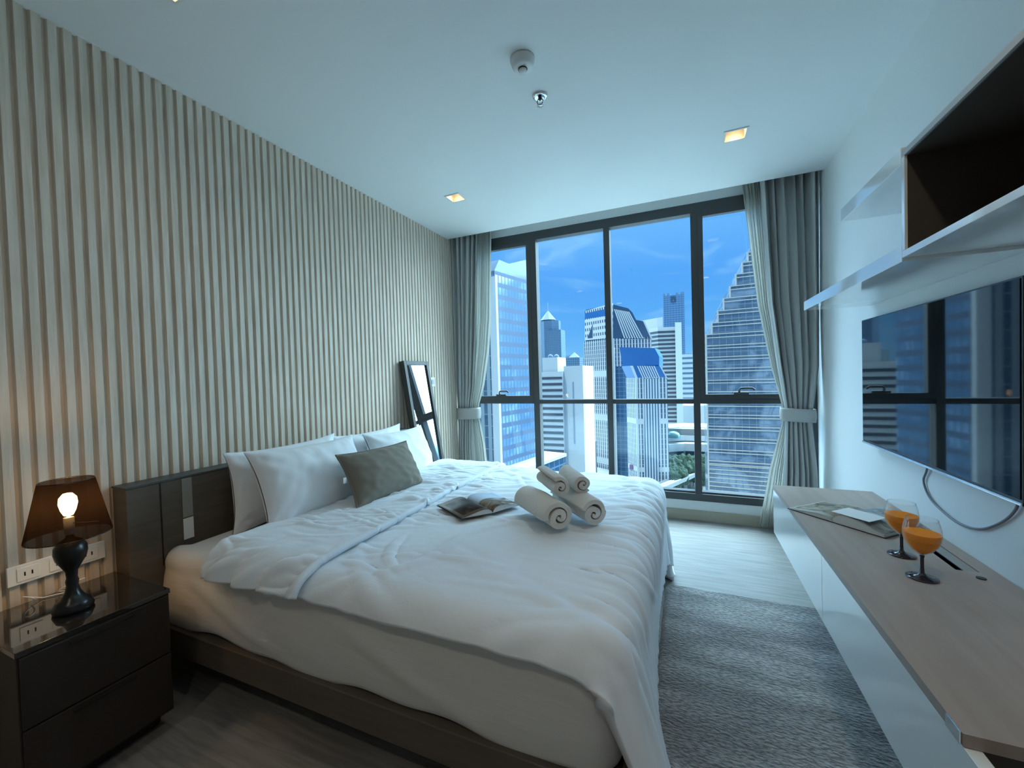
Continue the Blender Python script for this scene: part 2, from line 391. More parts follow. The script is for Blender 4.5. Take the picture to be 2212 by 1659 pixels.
# ------------------------------------------------------------------ window
win = bpy.data.objects.new('window_1', None); COL.objects.link(win); win.location = (-0.6, YW, 0.17); win['_o'] = (-0.6, YW, 0.17); win['kind'] = 'structure'
wx0, wx1, wz0, wz1 = -2.19, 0.935, 0.171, 2.711
yf, yb_ = YW - 0.004, YW + 0.085
MB().box(wx0, wx1, yf, yb_, 2.628, wz1).build('head_frame', M['alu'], win, bevel=0.002)
for x0, x1 in ((-2.19, -2.151), (0.901, 0.935)): MB().box(x0, x1, yf, yb_, 0.247, 2.627).build('jamb', M['alu'], win, bevel=0.002)
MB().box(wx0, wx1, yf - 0.006, yf + 0.02, wz0, 0.232).box(wx0, wx1, yf + 0.02, yb_, wz0, 0.246).build('sill_frame', M['alu'], win, bevel=0.002)
for x0, x1 in ((-1.395, -1.335), (-0.672, -0.618), (0.062, 0.115)):
    MB().box(x0, x1, yf - 0.003, yb_, 0.233, 2.627).build('mullion', M['alu'], win, bevel=0.002)
for x0, x1 in ((-2.15, -1.396), (-1.334, -0.673), (-0.617, 0.061), (0.116, 0.90)):
    MB().box(x0, x1, yf + 0.002, yb_, 1.008, 1.048).build('transom', M['alu'], win, bevel=0.002)
def sash(x0, x1, hx):
    s = MB().box(x0, x1, yf - 0.004, yf + 0.045, 1.0485, 1.088).box(x0, x1, yf - 0.004, yf + 0.045, 2.588, 2.628)
    s.box(x0, x0 + 0.042, yf - 0.004, yf + 0.045, 1.088, 2.588).box(x1 - 0.042, x1, yf - 0.004, yf + 0.045, 1.088, 2.588)
    o = s.build('sash', M['alu'], win, bevel=0.002)
    h = MB().box(hx - 0.055, hx + 0.055, yf - 0.02, yf + 0.012, 1.0885, 1.106)
    h.tube([(hx - 0.015, yf - 0.012, 1.10), (hx - 0.014, yf - 0.022, 1.122), (hx - 0.006, yf - 0.03, 1.136), (hx + 0.02, yf - 0.034, 1.140), (hx + 0.075, yf - 0.034, 1.139), (hx + 0.093, yf - 0.034, 1.124)], 0.0085)
    h.build('handle', M['alu'], o, bevel=0.003)
sash(-2.15, -1.396, -1.75); sash(0.1155, 0.90, 0.42)
for x0, x1, z0, z1 in ((-2.19, -1.395, 0.24, 1.01), (-1.335, -0.672, 0.24, 1.01), (-0.618, 0.062, 0.24, 1.01), (0.115, 0.93, 0.24, 1.01),
                       (-2.12, -1.43, 1.08, 2.60), (-1.335, -0.672, 1.045, 2.63), (-0.618, 0.062, 1.045, 2.63), (0.15, 0.87, 1.08, 2.60)):
    MB().box(x0, x1, YW + 0.052, YW + 0.056, z0, z1).build('glass_pane', M['pane'], win)

# ------------------------------------------------------------------ curtains
def curtain(name, root, m, keys, y0, amp, n, seed, solid=0.003):
    """keys: list of (z, xl, xr, amp factor) from the top down"""
    zs = np.array([k[0] for k in keys]); rg = np.random.RandomState(seed); ph = rg.uniform(0, 6.28, 6)
    rows = []; nz_, ns = 90, n * 12
    for a in np.linspace(keys[0][0], keys[-1][0], nz_):
        xl = np.interp(-a, -zs, [k[1] for k in keys]); xr = np.interp(-a, -zs, [k[2] for k in keys]); am = np.interp(-a, -zs, [k[3] for k in keys]) * amp
        row = []
        for i in range(ns + 1):
            s = i / ns; w = s + 0.02 * math.sin(6.28 * s * 2.3 + ph[0]) + 0.012 * math.sin(6.28 * s * 5.1 + ph[1] + a * 0.7)
            yy = y0 + am * (math.cos(2 * math.pi * n * w + ph[2]) + 0.25 * math.cos(2 * math.pi * n * 2 * w + ph[3] + a)) + 0.006 * math.sin(a * 3 + 9 * s)
            row.append((xl + (xr - xl) * s + 0.12 * am * math.sin(4 * math.pi * n * w), yy, a))
        rows.append(row)
    return MB().grid(rows).build(name, m, root, smooth=True, solid=solid)
def band_ring(name, root, x0, x1, yc, ry, z0, z1, m, tilt=0.0):
    P = []
    for i in range(48):
        a = 2 * math.pi * i / 48; cx, rx = (x0 + x1) / 2, (x1 - x0) / 2
        sx = math.copysign(abs(math.cos(a)) ** 0.75, math.cos(a)) * rx; sy2 = math.copysign(abs(math.sin(a)) ** 0.75, math.sin(a)) * ry
        P.append([(cx + sx * (1 + 0.04 * math.sin(3 * t)), yc + sy2, z0 + (z1 - z0) * t + tilt * sx) for t in np.linspace(0, 1, 7)])
    return MB().grid(P, closeu=True).build(name, m, root, smooth=True, solid=0.006)
cR = thing('curtain', (0.75, 3.68, 0.02), 'grey curtain with sheer voile tied back beside the floating console, right of the window', 'curtain', 'curtains either side of the window')
curtain('drape', cR, M['curtain'], [(2.86, 0.555, 0.928, 1), (1.8, 0.60, 0.928, 1), (1.3, 0.655, 0.92, 0.8), (1.02, 0.695, 0.885, 0.5), (0.93, 0.705, 0.868, 0.42), (0.84, 0.70, 0.875, 0.5), (0.5, 0.69, 0.905, 0.8), (0.03, 0.665, 0.915, 0.9)], 3.665, 0.046, 6, 3)
curtain('sheer', cR, M['sheer'], [(2.86, 0.435, 0.70, 1), (1.8, 0.535, 0.72, 0.9), (1.3, 0.62, 0.75, 0.8), (1.02, 0.685, 0.80, 0.6), (0.93, 0.695, 0.80, 0.5), (0.84, 0.68, 0.80, 0.6), (0.5, 0.60, 0.80, 0.9), (0.03, 0.52, 0.80, 1.0)], 3.735, 0.016, 12, 5, 0.0015)
band_ring('tieback', cR, 0.672, 0.892, 3.683, 0.068, 0.885, 0.985, M['curtain'], -0.06)
cL = thing('curtain', (-2.05, 3.68, 0.02), 'grey curtain with sheer voile tied back beside the slatted wall and the leaning mirror', 'curtain', 'curtains either side of the window')
curtain('drape', cL, M['curtain'], [(2.86, -2.19, -1.88, 1), (1.6, -2.19, -1.96, 1), (1.2, -2.19, -1.99, 0.8), (1.0, -2.185, -2.03, 0.5), (0.88, -2.185, -2.04, 0.45), (0.6, -2.19, -2.05, 0.7), (0.03, -2.19, -2.04, 0.9)], 3.665, 0.042, 5, 11)
curtain('sheer', cL, M['sheer'], [(2.86, -1.93, -1.755, 1), (1.9, -1.99, -1.80, 0.9), (1.55, -2.03, -1.835, 0.9), (1.2, -2.07, -1.90, 0.8), (1.0, -2.09, -1.965, 0.6), (0.88, -2.10, -1.96, 0.6), (0.6, -2.10, -1.91, 0.9), (0.03, -2.11, -1.86, 1.0)], 3.70, 0.018, 9, 13, 0.0015)
band_ring('tieback', cL, -2.197, -1.95, 3.685, 0.066, 0.86, 0.975, M['curtain'], 0.03)

# ------------------------------------------------------------------ ceiling fittings
DLAB = {0: 'square recessed downlight glowing warm, nearer the left curtain and slatted wall',
        1: 'square recessed downlight glowing warm, nearer the right curtain and shelves',
        2: 'square recessed downlight at the very top edge of the picture'}
for i, (x, y) in enumerate(DL):
    t = thing('downlight', (x, y, H), DLAB.get(i, 'added square fill downlight in the unseen near part of the ceiling'), 'ceiling light', 'recessed square downlights')
    f = MB(); o, n_ = 0.066, 0.054
    for a in ((-o, o, -o, -n_), (-o, o, n_, o), (-o, -n_, -n_, n_), (n_, o, -n_, n_)):
        f.box(x + a[0], x + a[1], y + a[2], y + a[3], H - 0.005, H - 0.0004)
    f.build('trim_frame', M['plastic'], t, bevel=0.001)
    P = [[(x + sx * w, y + sy2 * w, H + z) for w, z in ((0.0535, -0.003), (0.050, 0.03), (0.040, 0.07))] for sx, sy2 in ((-1, -1), (1, -1), (1, 1), (-1, 1))]
    c = MB().grid(P, closeu=True); c.add([P[k][2] for k in range(4)], [(0, 1, 2, 3)])
    c.build('reflector', M['dl_warm'], t)
    MB().lathe([(0.0, -0.008), (0.014, -0.007), (0.018, 0.0)], (x, y, H + 0.068), 20).build('bulb', M['dl_lamp'], t)
    ld = bpy.data.lights.new('downlight_beam', 'SPOT'); ld.energy = (1.5, 1.5, 3, 17, 13, 13)[i]; ld.color = (1.0, 0.86, 0.68); ld.spot_size = math.radians(150); ld.spot_blend = 1.0; ld.shadow_soft_size = 0.04
    lo = bpy.data.objects.new('downlight_beam', ld); COL.objects.link(lo); lo.location = (0, 0, 0.05); lo.parent = t
t = thing('smoke_detector', (-0.638, 1.715, H), 'round white smoke detector on the ceiling', 'smoke detector')
MB().lathe([(0.0, -0.0005), (0.053, -0.0005), (0.054, -0.012), (0.05, -0.015), (0.05, -0.024), (0.046, -0.036), (0.034, -0.044), (0.0, -0.044)], (-0.638, 1.715, H), 40).build('housing', M['plastic'], t, smooth=True)
MB().lathe([(0.018, -0.0442), (0.021, -0.0462), (0.018, -0.048)], (-0.638, 1.715, H), 32).build('vent_ring', M['groove'], t, smooth=True)
MB().lathe([(0.016, -0.044), (0.019, -0.056), (0.016, -0.062), (0.0, -0.063)], (-0.638, 1.715, H), 32).build('sensor_cap', M['plastic'], t, smooth=True)
t = thing('sprinkler', (-0.647, 1.975, H), 'chrome fire sprinkler head set in the ceiling', 'sprinkler')
c = (-0.647, 1.975, H)
MB().lathe([(0.0, -0.001), (0.038, -0.001), (0.037, -0.006), (0.028, -0.011), (0.018, -0.006), (0.0, -0.006)], c, 36).build('escutcheon', M['chrome'], t, smooth=True)
a = MB().lathe([(0.009, -0.006), (0.008, -0.02), (0.0, -0.02)], c, 16)
for s_ in (-1, 1): a.tube([(c[0] + s_ * 0.008, c[1], H - 0.012), (c[0] + s_ * 0.016, c[1], H - 0.025), (c[0] + s_ * 0.012, c[1], H - 0.038), (c[0], c[1], H - 0.046)], 0.0025, 8)
a.build('yoke_frame', M['blackplastic'], t, smooth=True)
MB().lathe([(0.0, -0.046), (0.015, -0.047), (0.016, -0.049), (0.0, -0.051)], c, 24).build('deflector', M['chrome'], t, smooth=True)

# ------------------------------------------------------------------ bed
bed = thing('bed', (-1.15, 1.86, 0), 'large platform bed with grey brown wooden headboard and low side rail against the slatted wall', 'bed')
MX0, MX1, MY0, MY1, MZ = -2.09, -0.178, 1.0, 2.70, 0.585
# frame
MB().box(-2.09, -0.17, 0.975, 1.03, 0.165, 0.272).build('side_rail', M['bedwood'], bed, bevel=0.004)
MB().box(-2.09, -0.17, 2.66, 2.715, 0.165, 0.272).build('side_rail', M['bedwood'], bed, bevel=0.004)
MB().box(-0.1695, -0.145, 0.975, 2.715, 0.165, 0.272).build('foot_rail', M['bedwood'], bed, bevel=0.004)
MB().box(-2.09, -0.171, 1.031, 2.659, 0.20, 0.255).build('platform', M['darkwood'], bed)
MB().box(-2.0, -0.40, 1.18, 2.52, 0.0, 0.1995).build('plinth', M['groove'], bed)
hb = MB().box(-2.195, -2.095, 0.88, 2.72, 0.0, 0.878).build('headboard', M['bedwood'], bed, bevel=0.003)
MB().box(-2.198, -2.092, 0.878, 2.722, 0.8785, 0.888).build('cap_strip', M['alu'], hb, bevel=0.002)
for y_ in (0.995, 2.60): MB().box(-2.0955, -2.0935, y_, y_ + 0.005, 0.52, 0.878).build('groove_line', M['groove'], hb)
for y_ in (1.078, 2.632):
    MB().box(-2.0955, -2.092, y_, y_ + 0.04, 0.70, 0.876).build('inlay', M['bedwood_l'], hb)
    MB().box(-2.0955, -2.0915, y_, y_ + 0.04, 0.60, 0.694).build('inlay', M['plastic'], hb)

def mattress():
    # rounded box with a slack fitted sheet: side bulges and its hem wavers over the rail
    nf = noise_field(21, 12, 2.5, 12); P = []
    nu = 150
    def outline(t, inset):
        # rectangle with rounded corners, counter clockwise, t in 0..1
        r = 0.09; x0, x1, y0, y1 = MX0, MX1, MY0, MY1
        segs = [((x0 + 0.02, y0), (x1 - r, y0)), 'c1', ((x1, y0 + r), (x1, y1 - r)), 'c2', ((x1 - r, y1), (x0 + 0.02, y1)), ((x0, y1), (x0, y0))]
        pts = []
        n1 = 70
        for i in range(n1): pts.append((x0 + (x1 - r - x0) * i / n1, y0, 0, -1))
        for i in range(12):
            a = -math.pi / 2 + math.pi / 2 * i / 12; pts.append((x1 - r + r * math.cos(a), y0 + r + r * math.sin(a), math.cos(a), math.sin(a)))
        for i in range(50): pts.append((x1, y0 + r + (y1 - y0 - 2 * r) * i / 50, 1, 0))
        for i in range(12):
            a = math.pi / 2 * i / 12; pts.append((x1 - r + r * math.cos(a), y1 - r + r * math.sin(a), math.cos(a), math.sin(a)))
        for i in range(40): pts.append((x1 - r - (x1 - r - x0) * i / 40, y1, 0, 1))
        for i in range(20): pts.append((x0, y1 - (y1 - y0) * i / 20, -1, 0))
        return pts
    out = outline(0, 0); R = 0.055
    for k, (x, y, nx, ny) in enumerate(out):
        col = []
        s = k * 0.03
        for j in range(26):
            t = j / 25
            zb = 0.262 + 0.012 * math.sin(x * 7 + 1) * (1 if ny < 0 else 0) + 0.008 * math.sin(x * 17)
            if t < 0.7:
                z = zb + (MZ - R - zb) * (t / 0.7); ins = 0.0
                bul = 0.014 * math.sin(math.pi * min(1, t / 0.62)) ** 0.7
                if t == 0: ins = 0.02
                wr = 0.006 * float(nf((x - y) * 0.8 + z * 0.9, z * 3.4)) * math.sin(math.pi * t / 0.7) + 0.010 * max(0, math.sin((x * 1.0 + z * 2.6) * 8)) ** 5 * math.sin(math.pi * t / 0.7)
                col.append((x + nx * (bul - ins + wr), y + ny * (bul - ins + wr), z))
            else:
                a = (t - 0.7) / 0.3 * math.pi / 2
                ins = R * (1 - math.cos(a)); z = MZ - R + R * math.sin(a)
                col.append((x - nx * ins, y - ny * ins, z))
        P.append(col)
    m = MB().grid(P, closeu=True); o = len(m.v); n = len(P)
    top = [p[-1] for p in P]; m.v += top; m.f.append([o + i for i in range(n)])
    bot = [p[0] for p in P]; o = len(m.v); m.v += bot; m.f.append([o + i for i in range(n)][::-1])
    ob = m.build('mattress', M['sheet'], bed, smooth=True)
    return ob
mattress()

# ---- cloth: position based sheet draped over the rounded mattress
def cloth(nx, ny, dx, dy, X0, steps, seed, excess=(1.0, 1.0), thick=0.02, top=MZ, iters=10, pin=None, amp=0.01, box=(MX0, MX1, MY0, MY1), ext=None, fric=0.35, bend=0.25, R=0.06):
    dx = np.asarray(dx, float) * np.ones((nx, 1, 1)); dy = np.asarray(dy, float) * np.ones((nx, 1, 1))
    rg = np.random.RandomState(seed); p = X0.copy(); nf = noise_field(seed, 14, 6, 26)
    p[:, :, 2] += amp * nf(p[:, :, 0], p[:, :, 1])
    v = np.zeros_like(p); dx *= excess[0]; dy *= excess[1]; dd = np.sqrt(dx ** 2 + dy ** 2); g = -4.5; h = 1 / 60
    lo = np.array([box[0] - 0.5, box[2] + R, 0.2]); hi_ = np.array([box[1] - R, box[3] - R, top - R]); lo[2] = -1.0
    def con(a, b, L, k):
        d = b - a; n = np.sqrt((d * d).sum(-1, keepdims=True)) + 1e-9
        c = d * (k * 0.5 * (n - L) / n); a += c; b -= c
    def conb(a, b, L, k):                       # bending: only resists getting closer than ~0.93
        d = b - a; n = np.sqrt((d * d).sum(-1, keepdims=True)) + 1e-9
        c = d * (k * 0.5 * np.minimum(n - L * 0.985, 0) / n); a += c; b -= c
    for st in range(steps):
        v[:, :, 2] += g * h; v *= 0.97; q = p + v * h
        for it in range(iters):
            for o in (0, 1):
                con(q[o:-1:2][:len(q[o + 1::2])], q[o + 1::2], dx[o + 1::2], 0.95)
                con(q[:, o:-1:2][:, :q[:, o + 1::2].shape[1]], q[:, o + 1::2], dy, 0.95)
            con(q[:-1, :-1], q[1:, 1:], dd[1:], 0.12); con(q[1:, :-1], q[:-1, 1:], dd[1:], 0.12)
            conb(q[:-2], q[2:], 2 * dx[2:], bend); conb(q[:, :-2], q[:, 2:], 2 * dy, bend)
            if pin is not None: q[pin] = X0[pin] if st < steps else q[pin]
            # rounded box collision
            for B in ([(lo, hi_, R + thick)] + (ext or [])):
                c = np.clip(q, B[0], B[1]); d = q - c; n = np.sqrt((d * d).sum(-1, keepdims=True))
                ins = (n < B[2]); nn = d / np.maximum(n, 1e-6)
                deep = (n < 1e-6)
                nn = np.where(deep, np.array([0, 0, 1.0]), nn)
                corr = (B[2] - n) * nn
                top_c = np.zeros_like(q); top_c[:, :, 2] = B[1][2] + B[2] - q[:, :, 2]
                corr = np.where(deep, top_c, corr)
                q = np.where(ins, q + corr, q)
                if it % 3 == 0:
                    dm = q - p; tn = dm - (dm * nn).sum(-1, keepdims=True) * nn
                    q = np.where(ins, q - tn * fric, q)
            q[:, :, 2] = np.maximum(q[:, :, 2], 0.03)
        v = (q - p) / h; p = q
        if st > steps * 0.6: v *= 0.9
    return p

def sheet_grid(x0, x1, y0, y1, n, m, z):
    X = np.zeros((n, m, 3)); X[:, :, 0] = np.linspace(x0, x1, n)[:, None]; X[:, :, 1] = np.linspace(y0, y1, m)[None]; X[:, :, 2] = z
    return X

def upsample(p):
    q = np.zeros((2 * p.shape[0] - 1, p.shape[1], 3)); q[::2] = p
    pe = np.concatenate([p[:1], p, p[-1:]], 0); q[1::2] = (9 * (p[:-1] + p[1:]) - pe[:-3] - pe[3:]) / 16
    p = q; q = np.zeros((p.shape[0], 2 * p.shape[1] - 1, 3)); q[:, ::2] = p
    pe = np.concatenate([p[:, :1], p, p[:, -1:]], 1); q[:, 1::2] = (9 * (p[:, :-1] + p[:, 1:]) - pe[:, :-3] - pe[:, 3:]) / 16
    return q
def relax(p, n):
    for _ in range(n):
        q = p.copy(); q[1:-1, 1:-1] = 0.4 * p[1:-1, 1:-1] + 0.15 * (p[:-2, 1:-1] + p[2:, 1:-1] + p[1:-1, :-2] + p[1:-1, 2:]); p = q
    return p
def normals(p):
    n = np.cross(np.gradient(p, axis=0), np.gradient(p, axis=1)); return n / (np.linalg.norm(n, axis=-1, keepdims=True) + 1e-9)
def creases(x, y, lst):
    h = np.zeros_like(x)
    for cx, cy, ang, ln, w, ht, cur in lst:
        c, s_ = math.cos(ang), math.sin(ang); u = (x - cx) * c + (y - cy) * s_; v = -(x - cx) * s_ + (y - cy) * c - cur * u * u - 0.15 * w * np.sin(u * 23 + cx * 9)
        h += ht * (np.exp(-(v / w) ** 2) - 0.55 * np.exp(-((v - 1.6 * w) / (1.2 * w)) ** 2)) * np.exp(-np.abs(u / ln) ** 3)
    return h
# duvet body: from under the turned back band to the foot drop
n1, m1 = 104, 128
X0 = sheet_grid(-1.50, 0.15, 0.955, 2.93, n1, m1, MZ + 0.06)
dx1, dy1 = 1.65 / (n1 - 1), 1.975 / (m1 - 1)
xi = np.linspace(-1.50, 0.15, n1)[:, None, None]
duv = cloth(n1, m1, dx1 * 1.006, dy1 * (1.008 + 0.02 * np.clip((xi + 0.45) / 0.5, 0, 1)), X0, 170, 5, thick=0.027, iters=10, amp=0.02, fric=0.5)
duv = upsample(relax(duv, 2))
rgd = np.random.RandomState(17); L_ = []
for k in range(70):       # soft creases over the whole top
    cx, cy = rgd.uniform(-1.25, -0.2), rgd.uniform(1.0, 2.75); L_.append((cx, cy, rgd.normal(0.2, 0.7), rgd.uniform(0.08, 0.30), rgd.uniform(0.012, 0.026), rgd.uniform(0.002, 0.006), rgd.uniform(-0.8, 0.8)))
for k in range(46):       # creases running out of the turned back edge
    cy = rgd.uniform(1.0, 2.8); L_.append((rgd.uniform(-1.25, -1.05), cy, rgd.normal(0.15, 0.35), rgd.uniform(0.06, 0.16), rgd.uniform(0.009, 0.015), rgd.uniform(0.004, 0.008), rgd.uniform(-2.5, 2.5)))
for k in range(50):       # pull lines towards the foot edge
    cy = rgd.uniform(1.0, 2.8); L_.append((rgd.uniform(-0.36, -0.14), cy, rgd.normal(0.0, 0.35), rgd.uniform(0.08, 0.2), rgd.uniform(0.010, 0.02), rgd.uniform(0.003, 0.007), rgd.uniform(-1, 1)))
nr = normals(duv); nr = np.where(nr[:, :, 2:3].mean() < 0, -nr, nr)
uu = np.linspace(-1.5, 0.15, duv.shape[0])[:, None] * np.ones((1, duv.shape[1])); vv = np.linspace(0.955, 2.93, duv.shape[1])[None] * np.ones((duv.shape[0], 1))
nf1 = noise_field(9, 12, 5, 14)
wfl = np.exp(-(vv - 0.955) / 0.30) * np.clip((uu + 0.42) / 0.15, 0, 1) * np.clip(MZ - 0.03 - duv[:, :, 2], 0, 0.5)
duv[:, :, 0] += 0.36 * wfl; duv[:, :, 1] -= 0.12 * wfl
duv = relax(duv + nr * (np.clip(1.7 * creases(uu, vv, L_), -0.007, 0.014) + 0.006 * nf1(uu, vv))[:, :, None], 2)
P = [[tuple(q) for q in r] for r in duv]
duvet = MB().grid(P).build('duvet', M['linen'], None, smooth=True, solid=0.046)
tag(duvet, 'large white duvet spread over the bed and hanging over its foot', 'duvet')
# turned back band
n2, m2 = 40, 150
X0 = sheet_grid(-1.735, -1.245, 0.925, 2.97, n2, m2, MZ + 0.11)
wob = noise_field(31, 10, 3, 9)
X0[:, :, 0] += 0.02 * wob(X0[:, :, 1] * 2, X0[:, :, 0])
ne = np.clip((1.35 - X0[:, :, 1]) / 0.45, 0, 1); X0[:, :, 0] += 0.085 * ne * np.clip((-1.245 - X0[:, :, 0]) / 0.49, 0, 1)
X0[:, :, 1] += 0.02 * np.sin(X0[:, :, 0] * 38) * ne ** 2
bandp = cloth(n2, m2, 0.49 / (n2 - 1) * 1.05, 2.045 / (m2 - 1) * 1.045, X0, 120, 12, thick=0.068, iters=10, amp=0.05, fric=0.6, bend=0.10)
bandp = upsample(relax(bandp, 2))
L_ = []
for k in range(110):
    L_.append((rgd.uniform(-1.7, -1.25), rgd.uniform(0.9, 2.95), rgd.normal(0.3, 0.5), rgd.uniform(0.04, 0.16), rgd.uniform(0.009, 0.016), rgd.uniform(0.004, 0.010), rgd.uniform(-2, 2)))
nr = normals(bandp); nr = np.where(nr[:, :, 2:3].mean() < 0, -nr, nr)
uu = np.linspace(-1.735, -1.245, bandp.shape[0])[:, None] * np.ones((1, bandp.shape[1])); vv = np.linspace(0.925, 2.97, bandp.shape[1])[None] * np.ones((bandp.shape[0], 1))
bandp = bandp + nr * (creases(uu, vv, L_) + 0.016 * np.sin(uu * 46 + 2 * np.sin(vv * 9)) * np.clip((1.16 - vv) / 0.22, 0, 1) + 0.003 * np.sin(vv * 110 + 6 * np.sin(vv * 13)) * np.clip((uu + 1.33) / 0.05, 0, 1) * np.clip((-1.25 - uu) / 0.02, 0, 1))[:, :, None]
P = [[tuple(q) for q in r] for r in bandp]
fe = MB().grid(P).build('turned_back_edge', M['linen'], duvet, smooth=True, solid=0.028)

# ---- pillows
def pillow(name, label, cat, group, w, h, t, centre, wdir, hdir, m, seed, pinch=0.09, seam=0.0, sag=0.0):
    root_loc = tuple(centre); nf = noise_field(seed, 14, 3, 14)
    Wd = Vector(wdir).normalized(); Hd = Vector(hdir).normalized(); Nd = Wd.cross(Hd).normalized(); Hd = Nd.cross(Wd)
    if Nd.x < 0: Nd = -Nd
    n, k = 44, 34; mb = MB()
    for side in (1, -1):
        P = []
        for i in range(n + 1):
            row = []; u = -1 + 2 * i / n; u = math.sin(u * math.pi / 2) * 0.35 + u * 0.65
            for j in range(k + 1):
                v = -1 + 2 * j / k; v = math.sin(v * math.pi / 2) * 0.35 + v * 0.65
                px = u * w / 2 * (1 - pinch * (1 - abs(v) ** 2.5) * abs(u) ** 3)
                py = v * h / 2 * (1 - pinch * 1.2 * (1 - abs(u) ** 2.5) * abs(v) ** 3)
                th = (max(0, 1 - abs(u) ** 2.6) ** 0.62) * (max(0, 1 - abs(v) ** 2.6) ** 0.62)
                edge = 1 - max(abs(u), abs(v))
                cor = (abs(u) * abs(v)) ** 1.5
                wr = 0.005 * float(nf(u * 2.6, v * 1.8)) * min(1, edge * 6) + 0.0045 * max(0, math.sin(9 * u + 3 * v + 4 * float(nf(u * .5, v * .5)))) ** 3 * min(1, edge * 6) + 0.006 * cor * math.sin(14 * (abs(u) - abs(v)) + seed) * min(1, edge * 8)
                wr += 0.004 * math.sin(u * 26 + 5 * float(nf(u, v))) * max(0, abs(v) - 0.6) * 2.2 * min(1, edge * 6)
                z = side * (t / 2 * th + 0.003) + wr
                py -= sag * (1 - u * u) * (v > 0) * v
                row.append(Vector(centre) + Wd * px + Hd * py + Nd * z)
            P.append(row)
        if side < 0: P = P[::-1]
        mb.grid(P)
    if seam:
        e = []
        for a in range(96):
            th_ = 2 * math.pi * a / 96; c_, s_ = math.cos(th_), math.sin(th_); mxx = max(abs(c_), abs(s_)); u, v = c_ / mxx, s_ / mxx
            px = u * w / 2 * (1 - pinch * (1 - abs(v) ** 2.5) * abs(u) ** 3); py = v * h / 2 * (1 - pinch * 1.2 * (1 - abs(u) ** 2.5) * abs(v) ** 3)
            e.append(Vector(centre) + Wd * px * 1.015 + Hd * py * 1.025)
    if seam:
        root = thing(name, root_loc, label, cat, group)
        mb.build('cover', m, root, smooth=True)
        sb = MB(); sb.tube(e + [e[0]], seam, 8); sb.build('piping', m, root, smooth=True)
        tg = Vector(centre) - Wd * (w / 2 + 0.004) + Hd * 0.01
        MB().box(-0.001, 0.001, -0.014, 0.006, -0.014, 0.014, Matrix.Translation(tg)).build('care_tag', M['plastic'], root)
        return root
    o = mb.build(name, m, None, smooth=True); tag(o, label, cat, group); return o
PG = 'white pillows stood against the headboard'
pillow('pillow', 'white pillow at the left back, leaning on the bare headboard near the lamp', 'pillow', PG, 0.66, 0.40, 0.16, (-1.985, 1.535, 0.775), (0, 1, 0), (-0.10, 0, 1), M['case'], 3)
pillow('pillow', 'white pillow at the left front, the biggest and nearest, left of the taupe cushion', 'pillow', PG, 0.66, 0.40, 0.21, (-1.80, 1.545, 0.790), (0.0, 1, -0.02), (-0.42, 0, 1), M['case'], 8)
pillow('pillow', 'white pillow at the right back, only its top edge showing against the slats', 'pillow', PG, 0.66, 0.41, 0.16, (-1.985, 2.16, 0.755), (0, 1, 0.0), (-0.10, 0, 1), M['case'], 14)
pillow('pillow', 'white pillow at the right front, behind the taupe cushion and beside the mirror', 'pillow', PG, 0.62, 0.40, 0.20, (-1.83, 2.29, 0.755), (0.0, 1, -0.03), (-0.36, 0, 1), M['case'], 19)
pillow('cushion', 'small taupe rectangular cushion leaning on the white pillows', 'cushion', None, 0.52, 0.285, 0.15, (-1.555, 1.785, 0.785), (0.05, 1, -0.02), (-0.55, 0, 1), M['velvet'], 27, pinch=0.07, seam=0.005)

# ------------------------------------------------------------------ towels
def towel(label, c0, c1, r, turns, seed, squash=0.92):
    """rolled towel from front end c0 to back end c1 (centres), radius r"""
    a, b = Vector(c0), Vector(c1); L = (b - a).length; d = (b - a).normalized(); up = Vector((0, 0, 1)); sx_ = d.cross(up).normalized(); uz = sx_.cross(d).normalized()
    rg = np.random.RandomState(seed); ph = rg.uniform(0, 6.28, 5)
    th_ = r / (turns + 0.55); n = int(30 * turns); outer, inner = [], []
    for i in range(n + 1):
        t = i / n; ang = ph[0] + t * turns * 2 * math.pi; rr = 0.12 * r + (r - 0.12 * r) * t
        w = 1 + 0.05 * math.sin(ang * 1.5 + ph[1]) + 0.04 * math.sin(ang * 2.6 + ph[2]) * (1 - t * 0.6)
        outer.append((ang, rr * w)); inner.append((ang, max(0.05 * r, (rr - th_ * 0.86) * w)))
    loop = outer + inner[::-1]; rows = []
    m_ = 26
    for k in range(m_ + 1):
        s = k / m_; e = min(s, 1 - s)
        shr = 1 - 0.10 * max(0, 1 - e / 0.06) ** 2
        row = []
        for q, (ang, rr) in enumerate(loop):
            tt = rr / r; bul = 0.0
            off = (s - 0.5) * L + (0.010 * (1 - tt) if s > 0.5 else -0.010 * (1 - tt)) * (abs(s - 0.5) * 2) ** 8
            wob_ = 1 + 0.025 * math.sin(ang * 2 + s * 7 + ph[3]) * min(1, e * 8) + 0.012 * math.sin(9 * s + ang + ph[4])
            if q in (0, n, n + 1, len(loop) - 1): pass
            R_ = rr * (shr if tt > 0.8 else 1) * wob_
            row.append((a + b) / 2 + d * off + sx_ * (R_ * math.cos(ang)) + uz * (R_ * math.sin(ang) * squash))
        rows.append(row)
    mb = MB().grid(rows, closev=True)
    for k, rev in ((0, False), (m_, True)):
        o = len(mb.v); mb.v += [tuple(p) for p in rows[k]]; N_ = n + 1
        for i in range(n):
            f = [o + i, o + i + 1, o + 2 * N_ - 2 - i, o + 2 * N_ - 1 - i]
            mb.f.append(f[::-1] if rev else f)
    ob = mb.build('rolled_towel', M['towel'], None, smooth=True); tag(ob, label, 'towel', 'rolled towels piled on the duvet'); return ob
ZT = MZ + 0.053
def z_at(x, y): return 0.0
towel('large rolled grey towel at the bottom left of the towel pile', (-0.490, 1.600, ZT + 0.070), (-0.710, 1.815, ZT + 0.066), 0.078, 2.1, 1)
